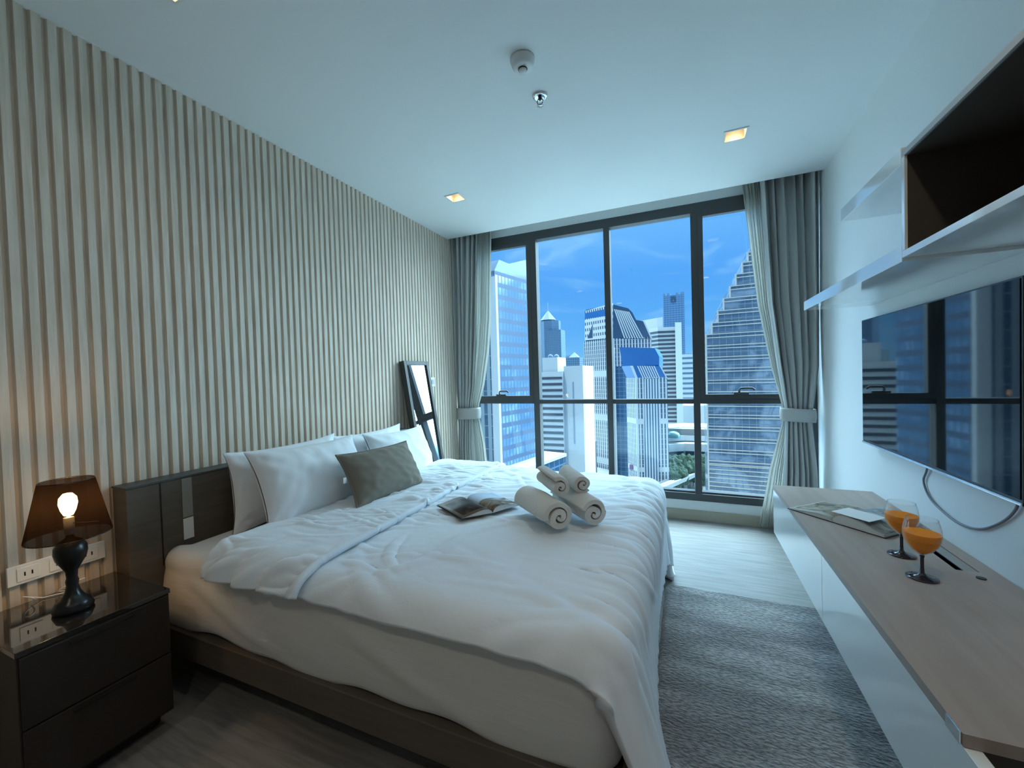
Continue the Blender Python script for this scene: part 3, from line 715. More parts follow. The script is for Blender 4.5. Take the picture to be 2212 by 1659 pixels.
towel('large rolled grey towel at the bottom right of the towel pile', (-0.365, 1.690, ZT + 0.068), (-0.57, 1.905, ZT + 0.066), 0.074, 2.0, 2)
towel('small rolled grey towel on top left of the towel pile', (-0.500, 1.660, ZT + 0.176), (-0.630, 1.815, ZT + 0.182), 0.054, 1.8, 3)
towel('small rolled grey towel on top right of the towel pile', (-0.425, 1.755, ZT + 0.172), (-0.540, 1.915, ZT + 0.182), 0.054, 1.9, 4)

# ------------------------------------------------------------------ books
def open_book(root, A_near, A_far, leftv, rightv, tl, tr, ml, mr, block, zb, arch=0.018, cover=M['cover']):
    """spine from A_near to A_far; pages spread along leftv / rightv; tl/tr thickness of the two halves"""
    sn, sf = Vector(A_near), Vector(A_far)
    for nm, vec, th, pm in (('left_page', leftv, tl, ml), ('right_page', rightv, tr, mr)):
        v = Vector(vec); n = 18; top = []; bot = []
        for i in range(n + 1):
            s = i / n; zt = th * (1 - 0.5 * s ** 3) + arch * math.sin(math.pi * min(1, s * 1.15) ** 0.6) * (1 - s * 0.35) - (th * 0.6) * math.exp(-s * 14)
            top.append((s, zb + max(0.004, zt))); bot.append((s, zb + 0.0025))
        P = [[tuple(base + v * s) [:2] + (z,) for base in (sn, sf)] for s, z in top]
        # order so UV u runs out from the spine, v from near to far
        MB().grid(P).build(nm, pm, root, smooth=True, solid=0.0012)
        blk = MB(); Q = [[tuple(base + v * (s * 0.985))[:2] + (z - 0.0018,) for base in (sn, sf)] for s, z in top]
        vs = []; m = len(Q)
        for r in Q: vs += [r[0], r[1]]
        for s, z in bot: vs += [tuple(sn + v * (s * 0.985))[:2] + (z,), tuple(sf + v * (s * 0.985))[:2] + (z,)]
        fs = []
        for i in range(m - 1):
            a, b = 2 * i, 2 * (i + 1); c, d = 2 * m + 2 * i, 2 * m + 2 * (i + 1)
            fs += [(a, b, d, c), (a + 1, c + 1, d + 1, b + 1), (a, a + 1, b + 1, b), (c, d, d + 1, c + 1)]
        e = 2 * (m - 1); fs.append((e, e + 1, 2 * m + e + 1, 2 * m + e)); fs.append((0, 2 * m, 2 * m + 1, 1))
        blk.add(vs, fs).build('page_block', block, root)
    dl, dr = Vector(leftv) * 1.02, Vector(rightv) * 1.02; e = (sf - sn).normalized() * 0.003
    c = [sn - e + dl, sn - e + dr, sf + e + dr, sf + e + dl]
    mb = MB(); vs = [(p.x, p.y, zb) for p in c] + [(p.x, p.y, zb + 0.0022) for p in c]
    mb.add(vs, [(3, 2, 1, 0), (4, 5, 6, 7), (0, 1, 5, 4), (1, 2, 6, 5), (2, 3, 7, 6), (3, 0, 4, 7)]).build('cover', cover, root)
bz = MZ + 0.066
bk = thing('open_magazine', (-0.95, 1.77, bz), 'open picture magazine lying on the white duvet left of the towels', 'magazine')
open_book(bk, (-0.845, 1.70, bz), (-1.06, 1.83, bz), (-0.105, -0.115, 0), (0.075, 0.155, 0), 0.010, 0.012, M['pic_dark'], M['pic_arch'], M['pageedge'], bz)
zc = 0.6105
bk = thing('open_book', (0.66, 2.22, zc), 'thick open photo book lying on the floating console behind the juice glasses', 'book')
open_book(bk, (0.585, 2.175, zc), (0.77, 2.345, zc), (-0.135, 0.145, 0), (0.13, -0.14, 0), 0.006, 0.030, M['pic_warm'], M['pic_pale'], M['pageedge'], zc, arch=0.016)
MB().box(-0.072, 0.072, -0.058, 0.058, 0, 0.0015, Matrix.Translation((0.672, 2.165, zc + 0.047)) @ Matrix.Rotation(math.radians(-47), 4, 'Z')).build('loose_white_page', M['page'], bk)

# ------------------------------------------------------------------ nightstand, lamp
ns = thing('nightstand', (-2.0, 0.685, 0), 'dark nightstand with glossy black glass top beside the bed, under the lamp', 'nightstand')
MB().box(-2.19, -1.80, 0.487, 0.873, 0.518, 0.535).build('glass_top', M['ns_glass'], ns, bevel=0.0015)
MB().box(-2.188, -1.805, 0.49, 0.87, 0.075, 0.5175).build('body', M['ns_wood'], ns, bevel=0.002)
for z0_, z1_ in ((0.30, 0.513), (0.085, 0.294)):
    dr_ = MB().box(-1.8045, -1.797, 0.495, 0.865, z0_, z1_).build('drawer_front', M['ns_wood'], ns, bevel=0.002)
    MB().box(-1.7968, -1.789, 0.60, 0.76, z1_ - 0.02, z1_ - 0.012).build('pull', M['groove'], dr_)
MB().box(-2.17, -1.865, 0.50, 0.862, 0.0005, 0.0745).build('plinth', M['groove'], ns, bevel=0.02)

lc = (-1.96, 0.668, 0.5355)
lp = thing('table_lamp', lc, 'lit table lamp with pleated black shade and turned black base on the nightstand', 'lamp')
MB().lathe([(0.0, 0), (0.05, 0), (0.052, 0.01), (0.047, 0.024), (0.044, 0.032), (0.030, 0.042), (0.020, 0.062), (0.015, 0.085), (0.017, 0.10), (0.014, 0.112), (0.016, 0.135), (0.026, 0.155), (0.038, 0.178), (0.0425, 0.20), (0.041, 0.22), (0.030, 0.238), (0.012, 0.25), (0.009, 0.26), (0.0, 0.262)], lc, 48).build('base', M['lampblack'], lp, smooth=True)
MB().lathe([(0.012, 0.262), (0.0135, 0.28), (0.0135, 0.32), (0.0, 0.322)], lc, 24).build('socket', M['plastic'], lp, smooth=True)
MB().lathe([(0.0, 0.323), (0.012, 0.328), (0.019, 0.345), (0.024, 0.368), (0.022, 0.388), (0.012, 0.402), (0.0, 0.405)], lc, 24).build('bulb', M['bulb'], lp, smooth=True)
P = []
npl = 44
for i in range(npl * 2):
    a = 2 * math.pi * i / (npl * 2); zz = 1 if i % 2 else -1; col = []
    for t_ in np.linspace(0, 1, 9):
        r = 0.105 + (0.067 - 0.105) * t_; r += zz * 0.0018
        col.append((lc[0] + r * math.cos(a), lc[1] + r * math.sin(a), lc[2] + 0.258 + 0.19 * t_))
    P.append(col)
sh = MB().grid(P, closeu=True).build('shade', M['organza'], lp, smooth=False)
for r, z in ((0.1055, 0.258), (0.0675, 0.448)):
    MB().tube([(lc[0] + r * math.cos(a), lc[1] + r * math.sin(a), lc[2] + z) for a in np.linspace(0, 2 * math.pi, 49)], 0.0016, 6).build('rim', M['blackplastic'], sh, smooth=True)
hp = MB()
for a in (0.5, 2.6, 4.7): hp.tube([(lc[0] + 0.013 * math.cos(a), lc[1] + 0.013 * math.sin(a), lc[2] + 0.30), (lc[0] + 0.095 * math.cos(a), lc[1] + 0.095 * math.sin(a), lc[2] + 0.30)], 0.0014, 6)
hp.build('shade_carrier', M['blackplastic'], lp)

sk = thing('wall_socket', (-2.197, 0.72, 0.60), 'long white socket panel on the slatted wall behind the lamp', 'wall socket')
MB().box(-2.197, -2.186, 0.585, 0.845, 0.607, 0.675).build('plate', M['plastic'], sk, bevel=0.002)
for y_ in (0.635, 0.715, 0.795):
    o = MB().box(-2.1861, -2.1835, y_ - 0.028, y_ + 0.028, 0.617, 0.665).build('socket_module', M['plastic'], sk, bevel=0.0015)
    sl = MB()
    for d in (-0.009, 0.009): sl.box(-2.184, -2.183, y_ + d - 0.002, y_ + d + 0.002, 0.634, 0.648)
    sl.build('slot', M['blackplastic'], o)
tag(MB().tube([(-2.155 + 0.02 * math.sin(a * 2), 0.60 + 0.045 * a / 2 + 0.028 * math.cos(a * 1.6), 0.5395 + 0.03 * max(0, math.sin(a * 1.1))) for a in np.linspace(0, 7, 60)], 0.0022, 8).build('lamp_cable', M['plastic'], None, smooth=True), 'thin pale cable coiled on the nightstand behind the lamp', 'cable')
sw = thing('light_switch', (-2.197, 3.215, 1.23), 'small white switch plate on the slatted wall beside the mirror', 'light switch')
MB().box(-2.197, -2.188, 3.18, 3.25, 1.215, 1.30).build('plate', M['plastic'], sw, bevel=0.002)
MB().box(-2.188, -2.184, 3.197, 3.233, 1.235, 1.28).build('rocker', M['greyplastic'], sw, bevel=0.001)

# ------------------------------------------------------------------ leaning mirror
mr = thing('floor_mirror', (-1.93, 2.92, 0), 'tall dark framed mirror leaning on the slatted wall beyond the pillows', 'mirror')
tilt = math.atan(0.157)
T = Matrix.Translation((-1.915, 0, 0.009)) @ Matrix.Rotation(-tilt, 4, 'Y')
my0, my1, mh, mt = 2.735, 3.085, 1.455, 0.05
MB().box(-mt, 0, my0, my0 + 0.035, 0, mh, T).build('frame_stile', M['mirframe'], mr, bevel=0.002)
MB().box(-mt, 0, my1 - 0.035, my1, 0, mh, T).build('frame_stile', M['mirframe'], mr, bevel=0.002)
MB().box(-mt, 0, my0 + 0.0352, my1 - 0.0352, 0, 0.035, T).build('frame_rail', M['mirframe'], mr, bevel=0.002)
MB().box(-mt, 0, my0 + 0.0352, my1 - 0.0352, mh - 0.035, mh, T).build('frame_rail', M['mirframe'], mr, bevel=0.002)
MB().box(-mt + 0.01, -0.014, my0 + 0.0355, my1 - 0.0355, 0.0355, mh - 0.0355, T).build('mirror_glass', M['mirror'], mr)

# ------------------------------------------------------------------ floating console
cs = thing('floating_console', (0.69, 1.9, 0.33), 'long white wall hung media console with brown wood top under the television', 'console')
cy0, cy1, cz = 1.0, 2.775, 0.61
# top with a cut-out for the cable flap: built from four boards in one mesh
hx0, hx1, hy0, hy1 = 0.815, 0.875, 1.80, 2.03
tp = MB().box(0.462, hx0, cy0, cy1, 0.585, cz).box(hx1, 0.922, cy0, cy1, 0.585, cz).box(hx0, hx1, cy0, hy0, 0.585, cz).box(hx0, hx1, hy1, cy1, 0.585, cz)
top = tp.build('top_board', M['console'], cs)
MB().box(hx0 + 0.001, hx1 - 0.001, hy0 + 0.001, hy1 - 0.001, 0.575, 0.5845).build('cable_tray', M['groove'], cs)
MB().box(0.0, 0.030, -0.112, 0.112, 0, 0.004, Matrix.Translation((0.842, 1.915, 0.601)) @ Matrix.Rotation(math.radians(-8), 4, 'Y')).build('cable_flap', M['bedwood_l'], cs, bevel=0.001)
MB().lathe([(0.0, 0.0), (0.012, 0.0), (0.012, 0.0025), (0.0, 0.003)], (0.853, 1.75, cz + 0.0002), 24).build('knob', M['blackplastic'], cs)
MB().box(0.49, 0.922, cy0 + 0.03, cy1 - 0.005, 0.34, 0.5845).build('carcass', M['darkwood'], cs)
for y0_, y1_ in ((0.955, 1.853), (1.856, 2.775)):
    MB().box(0.463, 0.4895, y0_, y1_, 0.33, 0.5835).build('front_panel', M['lacquer'], cs, bevel=0.001)
MB().box(0.459, 0.4618, cy0 + 0.004, cy0 + 0.05, 0.5855, 0.6095).build('end_sticker', M['chrome'], cs)

# ------------------------------------------------------------------ glasses of juice
def wine_glass(x, y, label):
    z0 = cz + 0.0005
    t = thing('wine_glass', (x, y, z0), label, 'glass', 'wine glasses of orange juice')
    MB().lathe([(0.0, 0.0), (0.039, 0.0), (0.040, 0.002), (0.032, 0.004), (0.013, 0.009), (0.006, 0.018), (0.0048, 0.035), (0.0048, 0.064), (0.0065, 0.073), (0.0, 0.0745)], (x, y, z0), 40).build('stem', M['stem'], t, smooth=True)
    prof = [(0.0, 0.0752), (0.010, 0.077), (0.025, 0.088), (0.038, 0.106), (0.0455, 0.125), (0.0475, 0.142), (0.0455, 0.162), (0.041, 0.182), (0.0385, 0.192)]
    inner = [(max(0, r - 0.0012), z + (0.0012 if i < 4 else 0)) for i, (r, z) in enumerate(prof)]
    MB().lathe(prof + inner[::-1], (x, y, z0), 48).build('bowl', M['bowl'], t, smooth=True)
    jp = [(0.0, 0.0775), (0.0093, 0.0793), (0.0234, 0.0902), (0.0362, 0.1078), (0.0437, 0.1262), (0.0458, 0.142), (0.0456, 0.147), (0.0, 0.147)]
    MB().lathe(jp, (x, y, z0), 48).build('orange_juice', M['juice'], t, smooth=False)
    return t
def copy_thing(src, loc, label):
    r = src.copy(); COL.objects.link(r); r.location = loc; r['label'] = label
    for ch in list(src.children):
        c = ch.copy(); COL.objects.link(c); c.parent = r
    return r
g1 = wine_glass(0.688, 1.695, 'juice glass with dark stem nearer the camera on the console')
copy_thing(g1, (0.706, 1.877, cz + 0.0005), 'juice glass with dark stem farther away, partly behind the other, next to the open book')

# ------------------------------------------------------------------ television
tv = thing('television', (0.90, 2.17, 0.88), 'large flat black television on the right wall reflecting the window', 'television')
ty0, ty1, tz0, tz1 = 1.61, 2.735, 0.885, 1.537
MB().box(0.872, 0.905, ty0, ty1, tz0, tz1).build('casing', M['tvbezel'], tv, bevel=0.002)
MB().box(0.8695, 0.8718, ty0 + 0.008, ty1 - 0.008, tz0 + 0.018, tz1 - 0.006).build('screen', M['screen'], tv)
MB().box(0.8675, 0.8718, ty0 + 0.002, ty1 - 0.002, tz0 + 0.001, tz0 + 0.010).build('bottom_trim', M['chrome'], tv, bevel=0.001)
MB().box(0.905, 0.924, 1.95, 2.40, 1.05, 1.40).build('wall_bracket', M['blackplastic'], tv)
cb = [(0.912, 2.19, 0.90), (0.915, 2.215, 0.85), (0.918, 2.245, 0.80), (0.918, 2.20, 0.745), (0.918, 2.10, 0.715), (0.918, 1.99, 0.706), (0.918, 1.88, 0.73), (0.918, 1.78, 0.79), (0.916, 1.72, 0.85), (0.912, 1.70, 0.90)]
def smooth_path(pts, n=10):
    out = []; pts = [Vector(p) for p in pts]
    for i in range(len(pts) - 1):
        p0, p1, p2, p3 = pts[max(0, i - 1)], pts[i], pts[i + 1], pts[min(len(pts) - 1, i + 2)]
        for k in range(n):
            t_ = k / n; out.append(0.5 * ((2 * p1) + (p2 - p0) * t_ + (2 * p0 - 5 * p1 + 4 * p2 - p3) * t_ ** 2 + (-p0 + 3 * p1 - 3 * p2 + p3) * t_ ** 3))
    return out + [pts[-1]]
tag(MB().tube(smooth_path(cb), 0.004, 10).build('television_cable', M['cable'], None, smooth=True), 'grey cable looping down the wall below the television', 'cable')

# ------------------------------------------------------------------ shelves and open wall cabinet
xs0 = 0.625
o = MB().box(xs0, 0.924, 1.6455, 2.775, 1.617, 1.667).build('wall_shelf', M['lacquer'], None, bevel=0.002)
tag(o, 'long glossy white wall shelf above the television, lower of the two', 'shelf', 'white shelves beside the wall cabinet')
o = MB().box(xs0, 0.924, 1.6455, 2.174, 1.915, 1.967).build('wall_shelf', M['lacquer'], None, bevel=0.002)
tag(o, 'short glossy white wall shelf higher up beside the open cabinet', 'shelf', 'white shelves beside the wall cabinet')
wc = thing('wall_cabinet', (0.775, 1.2, 1.63), 'open dark wall cabinet with thin pale edges at the top right', 'cabinet')
MB().box(xs0, 0.924, 0.55, 1.644, 1.628, 1.648).build('bottom_board', M['lacquer'], wc, bevel=0.001)
MB().box(xs0, 0.924, 0.55, 1.644, 1.935, 1.953).build('top_board', M['greyplastic'], wc, bevel=0.001)
MB().box(xs0, 0.924, 1.626, 1.644, 1.6485, 1.9345).build('side_board', M['lacquer'], wc, bevel=0.001)
MB().box(xs0, 0.924, 0.55, 0.568, 1.6485, 1.9345).build('side_board', M['lacquer'], wc, bevel=0.001)
MB().box(0.632, 0.9235, 0.569, 1.6255, 1.6482, 1.6502).build('inner_floor', M['darkwood'], wc)
MB().box(0.632, 0.9235, 0.569, 1.6255, 1.9318, 1.9348).build('inner_top', M['darkwood'], wc)
MB().box(0.632, 0.9235, 1.6235, 1.6259, 1.6503, 1.9317).build('inner_side', M['darkwood'], wc)
MB().box(0.918, 0.9238, 0.5685, 1.6234, 1.6503, 1.9317).build('back_board', M['darkwood'], wc)

# ------------------------------------------------------------------ rug
nx_, ny_ = 60, 150
nfr = noise_field(77, 14, 20, 60)
P = []
for i in range(nx_ + 1):
    row = []
    for j in range(ny_ + 1):
        x, y = -0.135 + 0.93 * i / nx_, -0.6 + 3.18 * j / ny_
        e = min(i, nx_ - i, j, ny_ - j); z = (0.022 if e > 0 else 0.001) + (0.002 * float(nfr(x, y)) if e > 0 else 0)
        if e == 0: x += 0.003 * math.sin(37 * y); y += 0.003 * math.sin(41 * x)
        row.append((x, y, z))
    P.append(row)
rg_ = MB().grid(P)
b0 = [(-0.135, -0.6, 0.001), (0.795, -0.6, 0.001), (0.795, 2.58, 0.001), (-0.135, 2.58, 0.001)]
rg_.add(b0, [(3, 2, 1, 0)])
tag(rg_.build('rug', M['rug'], None, smooth=True), 'grey shaggy rug on the floor between bed and console', 'rug')

# ================================================================== the city outside
GZ = -100.0
grd = MB().add([(-2500, 12, GZ), (2500, 12, GZ), (2500, 3500, GZ), (-2500, 3500, GZ)], [(0, 1, 2, 3)])
gm = mat('city_ground', (0.26, 0.29, 0.28), 0.9, var=(0.05, 0.8, (1, 1, 1), (0.44, 0.45, 0.44)))
struct(grd.build('ground', gm))
CW = (0.44, 0.47, 0.49)
M['c_white'] = mat('white_tower_cladding', CW, 0.6)
M['c_band'] = mat('dark_window_band', (0.05, 0.06, 0.08), 0.3)
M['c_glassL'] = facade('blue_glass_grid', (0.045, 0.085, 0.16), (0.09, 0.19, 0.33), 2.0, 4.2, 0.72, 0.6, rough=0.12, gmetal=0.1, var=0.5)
M['c_stripeL'] = facade('white_fin_facade', (0.20, 0.25, 0.29), (0.03, 0.07, 0.12), 3.2, 4.2, 0.5, 0.95, rough=0.15)
M['c_A'] = facade('white_tower_windows', CW, (0.035, 0.045, 0.09), 3.0, 4.2, 0.46, 0.92, groups=3, vmod=(46, 0.86))
M['c_A2'] = facade('white_tower_small_windows', CW, (0.035, 0.05, 0.09), 3.2, 6.4, 0.45, 0.5)
M['c_C'] = facade('white_tower_long_windows', CW, (0.04, 0.08, 0.14), 2.5, 4.0, 0.5, 0.95, groups=3, vmod=(38, 0.90))
M['c_C2'] = facade('white_tower_stripes', (0.42, 0.47, 0.51), (0.03, 0.075, 0.14), 2.1, 400, 0.42, 1.0)
M['c_blue'] = mat('bright_blue_roof_glass', (0.03, 0.14, 0.36), 0.25, metal=0.35)
M['c_blue2'] = facade('blue_glass_wall', (0.06, 0.13, 0.22), (0.04, 0.10, 0.19), 4, 4, 0.9, 0.85, rough=0.1, gmetal=0.4)
M['c_slate'] = mat('slate_glass', (0.05, 0.09, 0.15), 0.15, metal=0.3)
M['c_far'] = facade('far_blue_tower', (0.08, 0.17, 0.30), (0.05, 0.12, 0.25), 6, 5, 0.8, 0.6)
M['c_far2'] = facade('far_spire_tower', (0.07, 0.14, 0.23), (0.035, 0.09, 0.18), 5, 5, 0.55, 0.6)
M['c_farb'] = facade('far_block', (0.19, 0.27, 0.34), (0.10, 0.17, 0.25), 5, 4, 0.6, 0.5)  # pale blue puts the distance haze into the far blocks' colour
M['c_lowband'] = facade('low_white_bands', (0.36, 0.41, 0.46), (0.06, 0.12, 0.20), 500, 8, 1.0, 0.42)
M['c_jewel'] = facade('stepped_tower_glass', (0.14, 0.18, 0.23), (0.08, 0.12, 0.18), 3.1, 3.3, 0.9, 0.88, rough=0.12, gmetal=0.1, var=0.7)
M['c_jwhite'] = mat('stepped_tower_ledges', (0.46, 0.43, 0.39), 0.5)
M['c_tree'] = mat('tree_foliage', (0.015, 0.04, 0.025), 0.9, bump=(0.8, 1.0, 1.0, (1, 1, 1)), var=(0.4, 0.8, (1, 1, 1), (0.03, 0.065, 0.04)))
M['c_conc'] = mat('viaduct_concrete', (0.20, 0.21, 0.22), 0.8)
M['c_rail'] = mat('viaduct_rail_bright', (0.55, 0.52, 0.47), 0.5)
M['c_dome'] = mat('green_glass_dome', (0.07, 0.2, 0.2), 0.2)
M['c_brown'] = mat('muted_brown_blocks', (0.16, 0.17, 0.18), 0.8)
M['c_purple'] = mat('purple_sign', (0.10, 0.02, 0.13), 0.4)

def P2(px, D, py=850): p = at(px, py, D); return (p.x, p.y)
def zat(px, py, D): return at(px, py, D).z
def along(px_from, D, px_vp, px_to):
    """start at px_from/D, run horizontally towards the vanishing pixel px_vp until it is seen at px_to"""
    a = Vector(P2(px_from, D)); r = ray(px_vp, 800); d = Vector((r.x, r.y)).normalized(); q = ray(px_to, 850); q = Vector((q.x, q.y))
    den = d.x * q.y - d.y * q.x; t = (q.x * a.y - q.y * a.x) / den
    return a + d * t, d
def perp(d): return Vector((-d.y, d.x))

# --- left glass tower
D = 130
t = thing('office_tower', (*P2(1076, D), GZ), 'blue glass office tower behind the left curtain, its lower floors mirroring a cream building', 'building')
c1 = Vector(P2(1076, D)); c2, d = along(1076, D, 1740, 1159); pr = perp(d)
c4 = c1 + pr * 30; c3 = c2 + pr * 30; zt = zat(1076, 583, D)
zp = zat(1078, 1012, D)
MB().prism([tuple(c1), tuple(c2), tuple(c3), tuple(c4)], GZ + 2, zt).build('glass_body', M['c_glassL'], t)
e = MB(); dv = Vector((d.x, d.y, 0)); pv_ = Vector((pr.x, pr.y, 0))
def onface(px, py):
    """point on the vertical plane through c1 along d seen at that pixel"""
    r = ray(px, py); n = Vector((d.y, -d.x)); tt = c1.dot(n) / Vector((r.x, r.y)).dot(n); return Vector((r.x * tt, r.y * tt, CAM_H + r.z * tt))
crown = [Vector((c1.x, c1.y, zt)), Vector((c2.x, c2.y, zt)), onface(1158, 556), onface(1100, 570), onface(1078, 561)]
MB().extrude(crown, pv_ * 29).build('crown', M['c_slate'], t)
MB().prism([tuple(c1 - d * 0.2 - pr * 0.4), tuple(c1 + d * 0.9 - pr * 0.4), tuple(c1 + d * 0.9 + pr * 2.6), tuple(c1 - d * 0.2 + pr * 2.6)], GZ + 2, zt - 2).build('corner_column', M['c_white'], t)
a0 = c1 + pr * 2.6
MB().prism([tuple(a0 - d * 0.25), tuple(a0 + d * 0.4), tuple(a0 + d * 0.4 + pr * 27), tuple(a0 - d * 0.25 + pr * 27)], GZ + 2, zt).build('fin_wall', M['c_stripeL'], t)
q = [c1 - d * 6 - pr * 7, c2 + d * 10 - pr * 7, c2 + d * 10 + pr * 30, c1 - d * 6 + pr * 30]
pod = MB().prism([tuple(v_) for v_ in q], GZ, zp - 1.2).build('podium', M['c_blue2'], t)
q2 = [v_ - pr * 0.6 * (i < 2) for i, v_ in enumerate(q)]
MB().prism([tuple(v_) for v_ in q2], zp - 1.2, zp).build('podium_roof', M['c_white'], t)

# --- white banded block in the second bay
D = 240
t = thing('apartment_block', (*P2(1200, D), GZ), 'white block with dark window bands and a blank side wing, second window bay', 'building')
x0, x1 = P2(1142, D)[0], P2(1216, D)[0]; zr = zat(1190, 803, D)
MB().prism([(x0, D), (x1, D), (x1, D + 30), (x0, D + 30)], GZ, zr).build('body', M['c_white'], t)
xb = P2(1260, D + 3)[0]
MB().prism([(x1 + 0.05, D + 3), (xb, D + 3), (xb, D + 34), (x1 + 0.05, D + 34)], GZ, zat(1240, 790, D)).build('blank_wing', M['c_white'], t)
MB().prism([(x1 - 13, D + 1), (x1 - 3.2, D + 1), (x1 - 3.2, D + 20), (x1 - 13, D + 20)], zr, zat(1190, 772, D)).build('roof_block', M['c_white'], t)
for k in range(24):
    zb_ = zat(1190, 819 + k * 13.05, D)
    if 819 + k * 13.05 > 1050: break
    MB().box(x0 + 0.5, x1 - 0.3, D - 0.25, D - 0.02, zb_ - 0.2, zb_ + 1.3).build('window_band', M['c_band'], t)
MB().box(P2(1237, D + 3)[0], P2(1240, D + 3)[0], D + 2.8, D + 2.97, zat(1238, 960, D), zat(1238, 825, D)).build('stair_slot', M['c_farb'], t)

# --- far tower with spire
D = 1200
t = thing('spire_tower', (*P2(1188, D), GZ), 'distant blue tower with pyramid roof and needle spire', 'building')
def ngon(px0, px1, D, n=8, dep=None):
    a, b = P2(px0, D)[0], P2(px1, D)[0]; c, r = (a + b) / 2, (b - a) / 2
    return [(c + r * math.cos(2 * math.pi * (i + 0.5) / n) / math.cos(math.pi / n), D + (dep or r) + (dep or r) * math.sin(2 * math.pi * (i + 0.5) / n)) for i in range(n)]
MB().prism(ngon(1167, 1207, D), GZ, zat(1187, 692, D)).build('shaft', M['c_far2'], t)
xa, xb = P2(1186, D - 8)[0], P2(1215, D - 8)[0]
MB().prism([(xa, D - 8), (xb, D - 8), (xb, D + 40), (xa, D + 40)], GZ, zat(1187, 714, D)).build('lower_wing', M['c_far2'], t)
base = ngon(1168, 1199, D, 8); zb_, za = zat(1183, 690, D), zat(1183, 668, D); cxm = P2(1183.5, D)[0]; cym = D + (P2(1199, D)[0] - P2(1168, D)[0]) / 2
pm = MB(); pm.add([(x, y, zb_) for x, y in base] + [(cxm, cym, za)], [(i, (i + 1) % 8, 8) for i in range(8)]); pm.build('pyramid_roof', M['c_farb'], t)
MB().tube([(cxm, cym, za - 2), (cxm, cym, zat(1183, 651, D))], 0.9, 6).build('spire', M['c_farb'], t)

# --- small distant buildings: domed, pyramid and plain blocks on the horizon
D = 900
t = thing('domed_building', (*P2(1194, D), GZ), 'small distant building with two round roof domes below the spire tower', 'building')
xa, xb = P2(1182, D)[0], P2(1208, D)[0]
MB().prism([(xa, D), (xb, D), (xb, D + 40), (xa, D + 40)], GZ, zat(1194, 772, D)).build('body', M['c_farb'], t)
for px in (1189, 1202):
    MB().lathe([(6.5, 0), (6.2, 3), (4.6, 5.8), (2, 7.3), (0, 7.8)], (P2(px, D)[0], D + 8, zat(px, 772, D)), 16).build('dome', M['c_far2'], t, smooth=True)
D = 880
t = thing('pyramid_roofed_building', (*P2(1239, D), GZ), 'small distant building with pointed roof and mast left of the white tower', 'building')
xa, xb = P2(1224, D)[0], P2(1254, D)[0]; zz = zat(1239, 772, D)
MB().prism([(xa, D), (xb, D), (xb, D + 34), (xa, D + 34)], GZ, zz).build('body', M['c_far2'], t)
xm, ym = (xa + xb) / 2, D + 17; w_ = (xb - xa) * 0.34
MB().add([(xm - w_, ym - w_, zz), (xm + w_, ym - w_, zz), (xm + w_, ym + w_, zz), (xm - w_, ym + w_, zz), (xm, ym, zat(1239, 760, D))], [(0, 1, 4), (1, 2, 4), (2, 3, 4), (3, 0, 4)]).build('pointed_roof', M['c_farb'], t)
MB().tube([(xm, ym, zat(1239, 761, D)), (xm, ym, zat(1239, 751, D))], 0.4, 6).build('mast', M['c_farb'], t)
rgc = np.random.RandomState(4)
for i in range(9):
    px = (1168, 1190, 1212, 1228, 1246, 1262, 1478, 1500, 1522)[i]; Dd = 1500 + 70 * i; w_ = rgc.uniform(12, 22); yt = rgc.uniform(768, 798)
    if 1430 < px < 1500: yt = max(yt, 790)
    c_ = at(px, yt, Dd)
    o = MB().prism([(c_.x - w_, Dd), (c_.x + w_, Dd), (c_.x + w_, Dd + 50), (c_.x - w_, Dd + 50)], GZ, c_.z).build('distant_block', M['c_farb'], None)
    tag(o, 'plain far block, coloured pale blue for haze, along the city skyline', 'building', 'far blocks along the skyline')

# --- white tower with slanted crown (behind the second mullion)
D = 420
t = thing('white_crowned_tower', (*P2(1318, D), GZ), 'tall white tower with slanted striped crown behind the middle mullion', 'building')
cA = Vector(P2(1322, D)); cl_, dl_ = along(1322, D, -700, 1264); cr_, dr_ = along(1322, D, 3400, 1410)
cl_ = Vector(P2(1264, D + 22)); cr_ = Vector(P2(1410, D + 10)); bk_ = cl_ + (cr_ - cA)
zE = zat(1322, 731, D)
MB().prism([tuple(cA), tuple(cr_), tuple(bk_), tuple(cl_)], GZ, zE).build('body', M['c_A'], t)
def plane_pt(a, b, px, py):
    """point seen at px,py on the vertical plane through plan points a,b"""
    r = ray(px, py); e_ = (b - a); n = Vector((e_.y, -e_.x)); tt = a.dot(n) / Vector((r.x, r.y)).dot(n); return Vector((r.x * tt, r.y * tt, CAM_H + r.z * tt))
back = Vector(((cl_ - cA).x, (cl_ - cA).y, 0))
poly = [plane_pt(cA, cr_, px, py) for px, py in ((1322, 731), (1409, 733), (1391, 694), (1374, 691), (1366, 675), (1357, 666), (1330, 659), (1322, 657))]
MB().extrude(poly, back * 0.96).build('crown', M['c_slate'], t)
off = Vector(((cr_ - cA).y, -(cr_ - cA).x, 0)).normalized() * 0.6
fn = MB()
for k in range(8):
    xa, xb = 1326 + k * 4.3, 1348 + k * 5.6
    q = [plane_pt(cA, cr_, xb, 731) + off, plane_pt(cA, cr_, xb + 3.0, 731) + off, plane_pt(cA, cr_, xa + 3.0, 668 + k * 0.8) + off, plane_pt(cA, cr_, xa, 668 + k * 0.8) + off]
    fn.extrude(q, -off * 0.9)
q = [plane_pt(cA, cr_, 1406, 733) + off, plane_pt(cA, cr_, 1410, 733) + off, plane_pt(cA, cr_, 1392, 694) + off, plane_pt(cA, cr_, 1389, 694) + off]
fn.extrude(q, -off * 0.9)
fn.build('crown_fins', M['c_white'], t)
